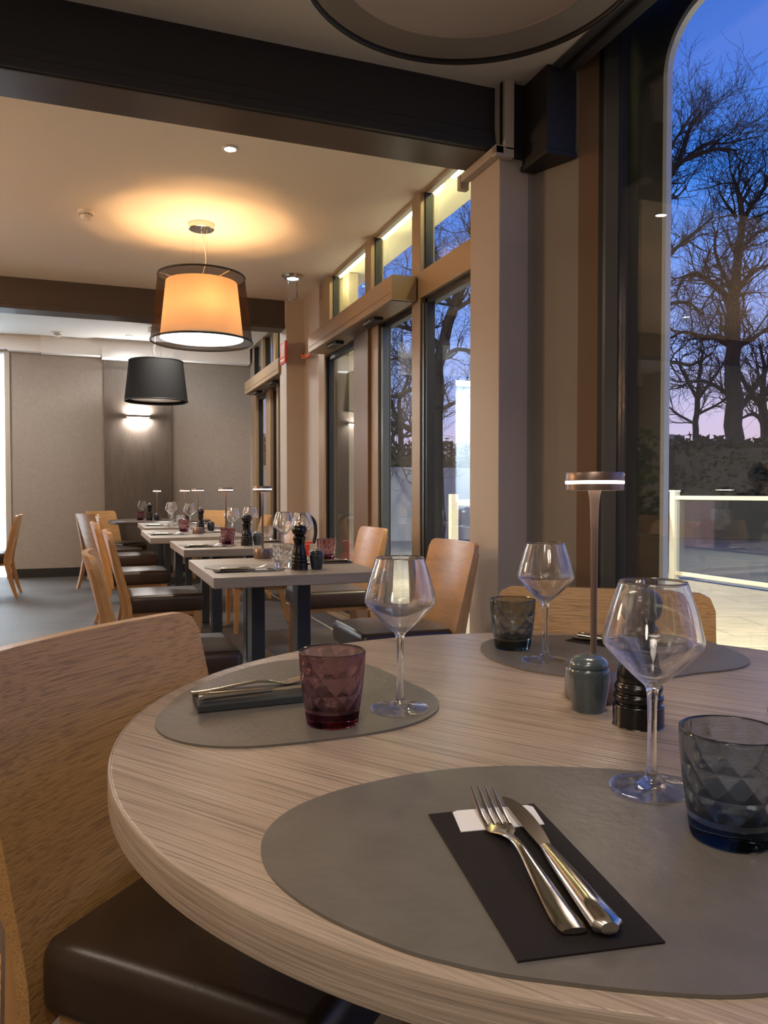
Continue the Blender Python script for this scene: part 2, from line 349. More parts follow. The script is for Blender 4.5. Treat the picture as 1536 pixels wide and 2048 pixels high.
# ------- window wall
# column by the round table
bm = B(1.845, 2.12, 3.35, 3.66, 0, 3.05, .004); o = struct('wall_right_column', bm, M['column'])
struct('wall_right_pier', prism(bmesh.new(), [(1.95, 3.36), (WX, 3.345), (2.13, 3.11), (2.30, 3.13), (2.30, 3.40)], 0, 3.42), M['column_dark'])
bm = B(1.965, 2.12, 3.12, 3.345, 2.655, 3.05, .004); bx(bm, 1.845, WX, 3.33, 3.352, 2.70, 3.05); bx(bm, 1.955, 2.12, 3.11, 3.345, 2.64, 2.665, .004)
struct('trim_5', bm, M['beam'], label='black boxed end of the beam on the pier', cat='beam')
bm = B(1.845, 2.12, 7.80, 8.1, 0, 3.05, .004); struct('wall_right_column_far', bm, M['column'])
struct('wall_right_strip', B(WX, 2.12, 7.10, 7.85, 0, 3.05), M['column'])
struct('wall_right_corner', B(WX, 2.12, 10.45, 10.95, 0, 3.05), M['wall'])
struct('wall_right_rear', B(WX, 2.12, -3.0, -1.2, 0, 3.05), M['wall_grey'])

def pane(name, y0, y1, z0, z1, parent, x=WX+.03):
    return struct(name, B(x, x+.010, y0, y1, z0, z1), M['pane'], parent)
def bar(bm, y0, y1, z0, z1, x0=WX-.035, x1=WX+.07, bev=.004): return bx(bm, x0, x1, y0, y1, z0, z1, bev)
def glazed_bay(nm, Y0, Y1, mull, panes, far=False, dark=False):
    """one glazed bay: transom row above, beam, posts and door leaves below"""
    fr = M['frame'] if not dark else M['frame_brown']
    bm = bmesh.new()
    bar(bm, Y0, Y1, 2.345, 2.515); bar(bm, Y0, Y1, 3.032, 3.05, WX-.01, WX+.015, .002); bar(bm, Y0, Y1, -.0, .035, WX-.02)
    for a, b in mull: bar(bm, a, b, 2.51, 3.03)
    for a, b in panes['posts']: bar(bm, a, b, .03, 2.35)
    root = struct(nm, bm, fr)
    gb = bmesh.new()
    edges = sorted([Y0] + [v for ab in mull for v in ab] + [Y1])
    for a, b in zip(edges[0::2], edges[1::2]):
        if b - a < .05: continue
        for (p, q, r, s) in ((a, a+.022, 2.515, 3.03), (b-.012, b, 2.515, 3.03), (a, b, 2.515, 2.525)):
            bx(gb, WX+.0, WX+.055, p, q, r, s)
        pane('transom_glass', a, b, 2.515, 3.05, root)
    for a, b in panes['glass']:
        for (p, q, r, s) in ((a, a+.05, .035, 2.345), (b-.03, b, .035, 2.345), (a, b, 2.30, 2.345), (a, b, .035, .10)):
            bx(gb, WX+.005, WX+.055, p, q, r, s)
        pane('door_glass' if far is None else 'pane', a, b, .05, 2.33, root)
    struct('gasket', gb, M['gasket'], root)
    return root
w1 = glazed_bay('window_1', 3.64, 7.12, [(4.68, 4.82), (5.64, 5.78), (6.76, 7.10)],
                dict(posts=[(4.68, 4.82), (5.48, 5.64), (6.93, 7.12)], glass=[(3.64, 4.68), (4.82, 5.48), (5.99, 6.93)]))
struct('brown_stile', B(WX-.06, WX+.05, 5.64, 5.99, .03, 2.34, .005), M['frame_brown'], w1)
gb = bmesh.new(); bx(gb, WX-.025, WX+.03, 4.585, 4.68, .03, 2.3); bx(gb, WX-.02, WX+.03, 5.42, 5.485, .03, 2.3); bx(gb, WX-.02, WX+.02, 6.93, 6.97, .03, 2.33)
struct('dark_stile', gb, M['gasket'], w1)
gb = bmesh.new(); bx(gb, WX-.032, WX+.02, 4.62, 4.645, .03, 2.3); bx(gb, WX-.03, WX+.02, 5.385, 5.42, .03, 2.3)
struct('grey_stile', gb, M['gasket_grey'], w1)
w2 = glazed_bay('window_2', 8.1, 10.45, [(9.0, 9.1), (9.72, 9.82)], dict(posts=[(8.1, 8.42), (8.86, 8.95), (9.3, 9.55), (10.2, 10.45)], glass=[(8.42, 8.86), (8.95, 9.3), (9.55, 10.2)]))
struct('wall_outside_far', B(2.5, 2.6, 7.75, 11.5, 0, 3.37), M['wall'])
# sliding door operators (header boxes)
def header(y0, y1, label):
    t = thing('door_operator_box', label, 'door operator', (WX-.04, y0, 2.335))
    L_ = y1-y0
    bm = B(-.175, -.003, 0.004, L_, 0, .16, .004); bx(bm, -.172, -.004, -.0, .006, .002, .158)
    obj('casing', bm, M['frame'], t)
    bm = B(-.178, -.174, .02, L_, .045, .048); bx(bm, -.165, -.02, .03, L_-.03, -.004, .001); obj('groove', bm, M['frame_brown'], t)
    for yy in (.62, 1.55):
        s = bmesh.new(); bx(s, -.125, -.05, yy-.13, yy+.13, -.032, -.001, .008)
        so = obj('motion_sensor', s, M['black'], t); obj('lens', B(-.134, -.124, yy-.08, yy+.08, -.026, -.010, .003), M['chrome'], so)
    return t
header(4.72, 6.83, 'champagne sliding door operator box above the nearer glass doors')
header(8.05, 10.0, 'champagne sliding door operator box above the far glass doors')
# near picture window, set back behind a splayed reveal
w3 = struct('window_3', prism(bmesh.new(), [(2.13, 3.11), (2.19, 3.04), (2.24, 3.07), (2.20, 3.15)], 0, 3.26), M['frame_brown'])
struct('black_frame', prism(bmesh.new(), [(2.19, 3.04), (2.202, 3.02), (2.25, 3.04), (2.24, 3.07)], 0, 3.26), M['gasket'], w3)
struct('grey_seal', prism(bmesh.new(), [(2.202, 3.02), (2.209, 3.009), (2.25, 3.02), (2.25, 3.04)], 0, 3.26), M['gasket_grey'], w3)
struct('window_reveal', prism(bmesh.new(), [(2.209, 3.009), (2.25, 2.975), (2.32, 2.99), (2.30, 3.05)], 0, 3.26), M['frame_grey'], w3)
struct('window_head', bx(B(1.99, 2.12, -1.2, 3.12, 3.042, 3.3), 2.12, 2.28, -1.2, 3.12, 3.25, 3.35), M['frame_grey'], w3)
bm = bmesh.new(); bx(bm, 2.035, 2.05, -1.2, 3.10, 3.025, 3.045); struct('black_seal', bm, M['gasket'], w3)
struct('window_ledge', B(2.05, 2.32, -1.2, 3.0, -.05, .02), M['frame_grey'], w3)
struct('window_jamb', B(2.03, 2.32, -1.25, -1.15, 0, 3.26), M['frame_grey'], w3)
pane('pane', -1.15, 2.99, .02, 3.25, w3, 2.255)
# floor track by the doors
struct('trim_6', B(1.735, 1.75, 2.2, 8.6, 0, .006), M['duct'], label='pale metal floor strip along the glass doors', cat='floor trim')
bm = B(1.93, 2.03, 3.64, 7.12, 0, .012, .003); struct('threshold', bm, M['frame'])

# ---- trunking on beam
bm = bmesh.new(); bx(bm, 1.85, 1.90, 3.305, 3.332, 2.72, 3.05, .004); bx(bm, 1.80, 1.90, 3.305, 3.345, 2.685, 2.735, .004); bx(bm, 1.80, 1.845, 3.305, 3.70, 2.695, 2.737, .004); bx(bm, 1.795, 1.85, 3.68, 3.72, 2.66, 2.735, .006)
tag(obj('cable_trunking', bm, M['duct']), 'beige cable trunking running down the black beam onto the column', 'cable cover')

# ---- ceiling fittings
def downlight(loc, label, glow, energy, col, spot=1.9):
    t = thing('downlight', label, 'ceiling light', loc)
    obj('ring', L([(.030, -.002), (.034, -.010), (.046, -.006), (.048, 0), (.030, 0)], 32, closed=True), M['white'], t, True)
    obj('lens', L([(0, -.004), (.030, -.004), (.030, 0)], 24), emit('downlight_lens', col, glow), t)
    l = lamp_light('downlight_lamp', 'SPOT', (0, 0, -.015), energy, col, spot_size=spot, spot_blend=.7, shadow_soft_size=.03); l.parent = t
    return t
downlight((.742, 4.51, 3.05), 'lit round downlight in the warm ceiling just behind the black beam', 40, 60, (1, .86, .70))
downlight((-1.7, 7.0, 3.05), 'lit round downlight over the left tables, mirrored among the trees in the near window', 30, 30, (1, .86, .70))
downlight((.417, 10.2, 3.035), 'small round downlight in the far white ceiling', 1.5, 14, COOL, 2.6)
def detector(loc, label):
    t = thing('smoke_detector', label, 'smoke detector', loc)
    obj('base', L([(0, 0), (.055, 0), (.055, -.014), (.050, -.02), (0, -.02)], 32), M['white'], t, 'auto')
    obj('sensor_head', L([(.040, -.02), (.042, -.036), (.034, -.052), (.02, -.058), (0, -.058)], 32), M['white'], t, True)
    bm = bmesh.new()
    for k in range(16):
        a = 2*PI*k/16; c, s = math.cos(a)*.0415, math.sin(a)*.0415; bx(bm, c-.003, c+.003, s-.003, s+.003, -.034, -.026)
    obj('vents', bm, M['black'], t)
    return t
detector((-.04, 5.86, 3.05), 'white smoke detector on the warm middle ceiling')
detector((-.41, 10.3, 3.035), 'white smoke detector on the far white ceiling')
t = thing('emergency_exit_light', 'round ceiling emergency light with a hanging clear acrylic blade', 'emergency light', (1.70, 6.93, 3.05), .35)
obj('housing', L([(0, 0), (.10, 0), (.10, -.006), (.07, -.03), (0, -.035)], 40), M['chrome'], t, 'auto')
obj('lens', L([(0, -.036), (.05, -.036), (.055, -.031)], 32), emit('emergency_lens', (.6, .9, 1), 1.6), t)
obj('acrylic_blade', B(-.006, .006, -.07, .07, -.22, -.035), M['glass'], t)

# ---- pendants
def pendant(loc, label, drop=0.0):
    t = thing('pendant_lamp', label, 'pendant lamp', loc)
    obj('ceiling_rose', L([(0, 0), (.093, 0), (.093, -.038), (.088, -.042), (0, -.042)], 40), M['chrome'], t, 'auto')
    zb = -.86-drop; zt = zb+.475
    bm = bmesh.new(); lathe(bm, [(.367, zb), (.313, zt)], 72); obj('outer_shade', bm, M['organza'], t, True)
    for r_, z_ in ((.367, zb), (.313, zt)):
        bm = bmesh.new(); a = [(r_+.006*math.cos(k*PI/4), z_+.008*math.sin(k*PI/4)) for k in range(8)]; lathe(bm, a, 72, closed=True); obj('rim_ring', bm, M['black'], t, True)
    obj('inner_shade', L([(.300, zb+.022), (.257, zt-.045)], 64), M['inner_shade'], t, True)
    obj('diffuser_disc', L([(0, zb+.03), (.298, zb+.03), (.300, zb+.022)], 64), M['diffuser'], t, True)
    bm = bmesh.new()
    for k in range(3):
        a = 2*PI*k/3+.5; tube(bm, [(0, 0, zt-.06), (.313*math.cos(a), .313*math.sin(a), zt)], .003, 6)
    obj('spider', bm, M['chrome'], t)
    bm = bmesh.new()
    for k in range(3):
        a = 2*PI*k/3+.5; tube(bm, [(.06*math.cos(a), .06*math.sin(a), -.04), (.062*math.cos(a), .062*math.sin(a), zt-.05)], .0014, 5)
    obj('suspension_wire', bm, M['chrome'], t)
    cp = spline([(0, 0, -.05), (.015, 0, -.12), (.05, .01, -.22), (.03, 0, -.3), (-.0, 0, -.38), (0, 0, zt-.05)], 6)
    obj('power_cord', tube(bmesh.new(), cp, .0028, 6), M['white'], t, True)
    bm = bmesh.new()
    for k in range(3):
        a = 2*PI*k/3; bmesh.ops.create_uvsphere(bm, u_segments=12, v_segments=8, radius=.03, matrix=Matrix.Translation((.1*math.cos(a), .1*math.sin(a), zb+.2)))
        tube(bm, [(0, 0, zt-.06), (.1*math.cos(a), .1*math.sin(a), zb+.22)], .012, 8)
    obj('bulb', bm, M['white'], t, True)
    return t
p0 = pendant((.757, 1.49, 3.05), 'large unlit double drum pendant lamp hanging over the round table')
p1 = dup(p0, (.75, 5.85, 3.05), 0.6, 'lit double drum pendant lamp glowing amber in the middle room')
p2 = dup(p0, (.70, 9.68, 3.03), 1.9, 'smaller looking unlit black drum pendant lamp in the far room')
for ch in p2.children:                                   # this one has an opaque black outer shade
    if ch.name.startswith('outer_shade'): ch.data = ch.data.copy(); ch.data.materials[0] = plain('black_fabric', (.014, .013, .012), .85, Specular_IOR_Level=.2)
for k in range(3):
    a = 2*PI*k/3; l = lamp_light('pendant_bulb_light', 'POINT', (.1*math.cos(a), .1*math.sin(a), -.62), 16, WARM, shadow_soft_size=.035); l.parent = p1
for ch in p1.children:                                   # the lit lamp's bulbs and opal disc glow
    if ch.name.startswith(('bulb', 'diffuser_disc')):
        ch.data = ch.data.copy(); ch.data.materials[0] = emit('bulb_glow', (1, .75, .45), 12) if ch.name.startswith('bulb') else emit('lit_diffuser', (1, .90, .76), 3.2)

# ---- wall light
t = thing('wall_light', 'slim bar wall light shining up and down on the wood panel', 'wall light', (.54, FY-.035, 2.08))
obj('bar_body', B(-.16, .16, -.075, 0, -.014, .014, .003), M['chrome'], t)
for s in (-1, 1):
    obj('light_strip', B(-.14, .14, -.06, -.012, s*.0145-.001, s*.0145+.001), emit('sconce_strip', (1, .97, .93), 14), t)
    l = lamp_light('sconce_lamp', 'AREA', (0, -.035, s*.025), 11, (1, .97, .93), (0 if s < 0 else PI, 0, 0), shape='RECTANGLE', size=.26, size_y=.03); l.parent = t

# ---- orange cable, exit sign, red sticker
cp = spline([(2.0, 7.78, 2.50), (1.96, 7.6, 2.45), (1.95, 7.35, 2.42), (1.96, 7.1, 2.46), (1.95, 6.86, 2.44)], 6)
bm = tube(bmesh.new(), cp, .009, 8); tube(bm, [(x, y, z-.02) for x, y, z in cp], .007, 8)
tag(obj('orange_cable', bm, M['orange'], smooth=True), 'loose orange cable between the column and the door operator box', 'cable')
t = thing('fire_safety_sign', 'small red fire safety sign projecting from the column', 'sign', (1.80, 7.75, 2.48))
obj('sign_plate', B(-.01, .01, -.12, .10, -.1, .12, .002), M['red'], t)
bm = bmesh.new()
for k in range(3): bx(bm, -.013, -.0105, -.085+k*.05, -.055+k*.05, -.03, .085)
bx(bm, -.013, -.0105, -.09, .07, -.075, -.055); obj('white_symbol', bm, M['white'], t)
tag(obj('red_sticker', B(WX-.004, WX, 7.14, 7.17, 1.36, 1.46), M['red']), 'small red sticker on the beige wall beside the door', 'sticker')
# fire extinguisher
t = thing('fire_extinguisher', 'red fire extinguisher with an arched black hose standing by the column', 'fire extinguisher', (1.86, 7.08, 0))
obj('cylinder', L([(0, 0), (.075, 0), (.08, .01), (.08, .42), (.072, .46), (.045, .495), (.022, .51), (.022, .54), (0, .54)], 32), M['red'], t, 'auto')
obj('label_panel', L([(.0805, .12), (.0805, .34)], 32), M['paper'], t, True)
obj('valve', bx(bx(bmesh.new(), -.05, .03, -.014, .014, .54, .60, .006), -.02, .08, -.01, .01, .60, .62, .004), M['red'], t)
cp = spline([(.07, 0, .60), (.09, 0, .70), (.075, 0, .81), (.0, -.02, .87), (-.09, -.02, .855), (-.13, -.01, .76), (-.13, 0, .6), (-.10, 0, .35)], 6)
obj('hose', tube(bmesh.new(), cp, .017, 10), M['black'], t, True)

# ================================================================== OUTDOORS
struct('ground_terrace', B(2.05, 7.2, -6, 9.0, -.12, -.01), M['paving'])
struct('ground_road', B(7.2, 60, -20, 60, -.14, -.03), M['asphalt'])
struct('ground_yard', B(2.12, 7.2, 9.0, 40, -.14, -.03), floor_mat('yard_paving', (.42, .40, .34), (.38, .36, .31), (.25, .23, .2), .8, .4, .8, rotz=.3))
struct('wall_outside_head', bx(B(WX+.07, 2.12, 3.0, 12, 3.2, 3.6), 2.36, 2.42, -3, 3.3, 3.5, 3.7), M['canopy'])
struct('canopy', B(2.12, 2.78, 3.36, 12, 3.38, 3.5), M['canopy'])
TUBES = ((3.42, 5.0), (5.15, 6.5), (6.65, 8.0))
for i, (a, b) in enumerate(TUBES):
    t = thing('tube_light', ['nearest', 'middle', 'farthest'][i] + ' of three lit tube lights under the outdoor canopy', 'tube light', (2.37, a, 3.295), group=None)
    obj('glowing_tube', tube(bmesh.new(), [(0, .03, 0), (0, b-a-.03, 0)], .02, 12), emit('tube_glow', (1.0, .86, .36), 55), t, True)
    obj('batten', B(-.03, .03, 0, b-a, .025, .08, .004), M['white'], t)
# dark outdoor screen with a rounded opening
yE, zT, rc = 2.772, 3.115, .23; ol = [(3.3, 0), (yE, 0)]
ol += [(yE - rc + rc*math.cos(a), zT - rc + rc*math.sin(a)) for a in [PI/2*k/12 for k in range(13)]]
ol += [(-1.5, zT), (-1.5, 3.48), (3.3, 3.48)]
t = thing('awning_screen', 'dark outdoor screen with a rounded opening and pale edge outside the near window', 'awning screen', (2.345, 0, 0))
obj('sheet', prism(bmesh.new(), ol, 0, .015, axis='x'), M['dusky'], t)
ed = [(-.005, y_, z_) for y_, z_ in ol[1:-2]]
bm = bmesh.new(); rr = []
for i, (x_, y_, z_) in enumerate(ed):
    p = Vector((y_, z_)); a = Vector(ed[max(i-1, 0)][1:]); b = Vector(ed[min(i+1, len(ed)-1)][1:]); d = (b-a).normalized(); nn = Vector((-d.y, d.x))
    if nn.dot(Vector((1, 1))) < 0: nn = -nn
    q = p + nn*.010; rr.append([bm.verts.new((xx, u, v)) for xx, (u, v) in ((-.008, p-nn*.014), (-.008, q), (.020, q), (.020, p-nn*.014))])
for a, b in zip(rr, rr[1:]):
    for k in range(4): bm.faces.new((a[k], a[(k+1) % 4], b[(k+1) % 4], b[k]))
obj('edge_strip', bm, M['paleedge'], t)
# fences
def fence(p0, p1, n, label, h=1.04, gate=None):
    d = Vector((p1[0]-p0[0], p1[1]-p0[1])); ln = d.length; t = thing('glass_fence', label, 'fence', (p0[0], p0[1], 0), math.atan2(d.y, d.x))
    obj('top_rail', B(0, ln, -.03, .03, h-.05, h, .006), M['rail'], t)
    obj('bottom_rail', B(0, ln, -.02, .02, .04, .09, .005), M['rail'], t)
    for k in range(n+1):
        x = ln*k/n; obj('post', bx(B(x-.045, x+.045, -.045, .045, -.03, h+.06, .006), x-.052, x+.052, -.052, .052, h+.05, h+.07, .006), M['rail'], t)
        if k < n: obj('glass_panel', B(x+.05, x+ln/n-.05, -.005, .005, .10, h-.06), M['pane'], t)
    return t
fence((6.87, 7.9), (6.95, 1.9), 3, 'cream framed glass fence running along the terrace edge')
fence((4.3, 8.02), (6.68, 8.02), 1, 'cream framed glass fence section across the terrace end behind the doors')
t = thing('terrace_gate', 'thick white framed gate seen low through the glass door', 'gate', (3.76, 7.95, 0))
for x_ in (0, .32): obj('gate_post', B(x_, x_+.09, -.04, .04, 0, 1.06, .005), M['rail'], t)
obj('gate_top_bar', B(.09, .32, -.025, .025, .93, 1.0, .004), M['rail'], t); obj('gate_bottom_bar', B(.09, .32, -.025, .025, .06, .13, .004), M['rail'], t)
tag(obj('boundary_wall', bx(B(3, 13.0, 16.5, 16.7, -.1, 1.62), 3, 13.0, 16.47, 16.73, 1.58, 1.66), M['render']), 'pale grey rendered garden wall beneath the clipped hedge', 'garden wall')
def foliage_box(bm, c, s, n, leaf, seed):
    rnd = random.Random(seed)
    for _ in range(n):
        p = Vector([c[i] + (rnd.random()-.5)*s[i]*(1 if i != 2 else 1+.25*noise.noise(Vector((c[0]+_*.01, 0, 0)))) for i in range(3)])
        p.z += .18*noise.noise(Vector((p.x*1.1, p.y*1.1, seed)))
        q = Quaternion((rnd.random()-.5, rnd.random()-.5, rnd.random()-.5), rnd.random()*6) ; l = leaf*(.6+.8*rnd.random())
        vs = [bm.verts.new(p + q @ Vector(v)*l) for v in ((-1, 0, 0), (0, -.5, .15), (1, 0, 0), (0, .5, .15))]; bm.faces.new(vs)
bm = bmesh.new(); foliage_box(bm, (8, 17.2, 1.85), (10, .8, .9), 9000, .07, 3); bx(bm, 3, 13, 17.0, 17.4, 0, 1.95)
tag(obj('clipped_hedge', bm, M['leaves2'], smooth='keep'), 'olive green clipped hedge along the top of the garden wall', 'hedge')
bm = bmesh.new(); foliage_box(bm, (0, 0, 1.7), (1.2, 11, 1.3), 12000, .10, 8); bx(bm, -.5, .5, -5.5, 5.5, 0, 2.1)
h = tag(obj('tall_dark_hedge', bm, M['leaves'], smooth='keep'), 'tall dark hedge across the road behind the cream fence', 'hedge'); h.location = (16.6, 12.0, 0); h.rotation_euler = (0, 0, .75)
t = thing('roadside_building', 'low dark flat roofed building behind the hedge on the right', 'building', (24.0, 17.2, 0), -.75)
obj('walls', B(-3.4, 5.5, -2, 2, 0, 3.3), M['black'], t); obj('roof_slab', B(-3.6, 5.7, -2.2, 2.2, 3.3, 3.45), M['black'], t)
t = thing('garden_shed', 'small dark gabled outbuilding with a pale roof edge beside the pale screen edge', 'outbuilding', (15.6, 19.6, 0), -.75)
obj('walls', B(-1.6, 1.2, -1, 1, 0, 2.7), M['black'], t); obj('roof_slab', prism(bmesh.new(), [(-1.75, 2.7), (-1.4, 3.05), (1.35, 2.72), (1.35, 2.62)], -1.1, 1.1, axis='y'), M['asphalt'], t)

# bare trees: main limbs given as (sideways, height) profiles with free depth, twigs grown from them
def tree(loc, seed, label, limbs, ang, twig=1.0, levels=3, r_min=.006):
    """limbs: lists of (u, z, radius) in metres; u runs sideways along direction ang; depth wanders at random"""
    rnd = random.Random(seed); V = []; F = []; ux, uy = math.cos(ang), math.sin(ang)
    def seg(path, rads, n):
        base = None; prev = None; k = len(path)
        for i, p in enumerate(path):
            tdir = (path[min(i+1, k-1)] - path[max(i-1, 0)]).normalized()
            a = tdir.cross(Vector((0, 0, 1))) if prev is None else (prev - tdir*prev.dot(tdir))
            if a.length < 1e-4: a = tdir.cross(Vector((0, 1, 0)))
            a.normalize(); prev = a; b = tdir.cross(a); s = len(V)
            for j in range(n): V.append(p + (a*math.cos(2*PI*j/n) + b*math.sin(2*PI*j/n))*rads[i])
            if base is not None:
                for j in range(n): F.append((base+j, base+(j+1) % n, s+(j+1) % n, s+j))
            base = s
    def grow(p, d, ln, r, lev):
        nseg = 4; path = [p.copy()]; rads = [r]; cur = p.copy(); dd = d.copy(); kids = []
        for i in range(nseg):
            dd = (dd + Vector((rnd.gauss(0, .27), rnd.gauss(0, .27), rnd.gauss(0, .22)+.09))).normalized()
            cur = cur + dd*ln/nseg; path.append(cur.copy()); f = (i+1)/nseg; rads.append(max(r*(1-.6*f), r_min*.6)); kids.append((cur.copy(), dd.copy(), rads[-1], f))
        seg(path, rads, 4 if lev == 0 else 3)
        if lev >= levels: return
        for (kp, kd, kr, f) in kids:
            for _ in range(2 if (rnd.random() < .3 or f == 1) else 1):
                ax = Vector((rnd.gauss(0, 1), rnd.gauss(0, 1), rnd.gauss(0, .7))); ax = (ax - kd*ax.dot(kd)).normalized()
                a_ = rnd.uniform(.4, 1.0); nd = (kd*math.cos(a_) + ax*math.sin(a_)).normalized()
                grow(kp, nd, ln*rnd.uniform(.5, .8), max(kr*rnd.uniform(.55, .8), r_min), lev+1)
    for li, lb_ in enumerate(limbs):
        pts = spline([tuple(p) for p in lb_], 5); dep = 0; slope = rnd.uniform(-.5, .5) if li else 0
        path = []; rads = []
        for i, (u, z, r) in enumerate(pts):
            if li: dep += slope*(math.hypot(u-pts[i-1][0], z-pts[i-1][1]) if i else 0)
            w = .10*r
            path.append(Vector((ux*u - uy*dep + rnd.gauss(0, w), uy*u + ux*dep + rnd.gauss(0, w), z + rnd.gauss(0, w*.5)))); rads.append(r)
        seg(path, rads, 9)
        start = 0 if li else int(len(path)*.8)
        for i in range(max(1, start), len(path), 2):
            d = (path[i]-path[i-1]).normalized()
            for _ in range(1 if rnd.random() < .75 else 2):
                ax = Vector((rnd.gauss(0, 1), rnd.gauss(0, 1), rnd.gauss(0, 1)+.3)); ax = (ax - d*ax.dot(d)).normalized(); a_ = rnd.uniform(.4, 1.2)
                grow(path[i], (d*math.cos(a_) + ax*math.sin(a_)).normalized(), twig*rnd.uniform(.6, 1.25), min(rads[i]*.5, .035), 0)
    me = bpy.data.meshes.new('bare_tree'); me.from_pydata([tuple(v) for v in V], [], F); me.materials.append(M['bark']); me.update()
    o = bpy.data.objects.new('bare_tree', me); C.objects.link(o); o.location = loc
    tag(o, label, 'tree'); return o
VW = -YAW                                                # sideways direction of the profiles
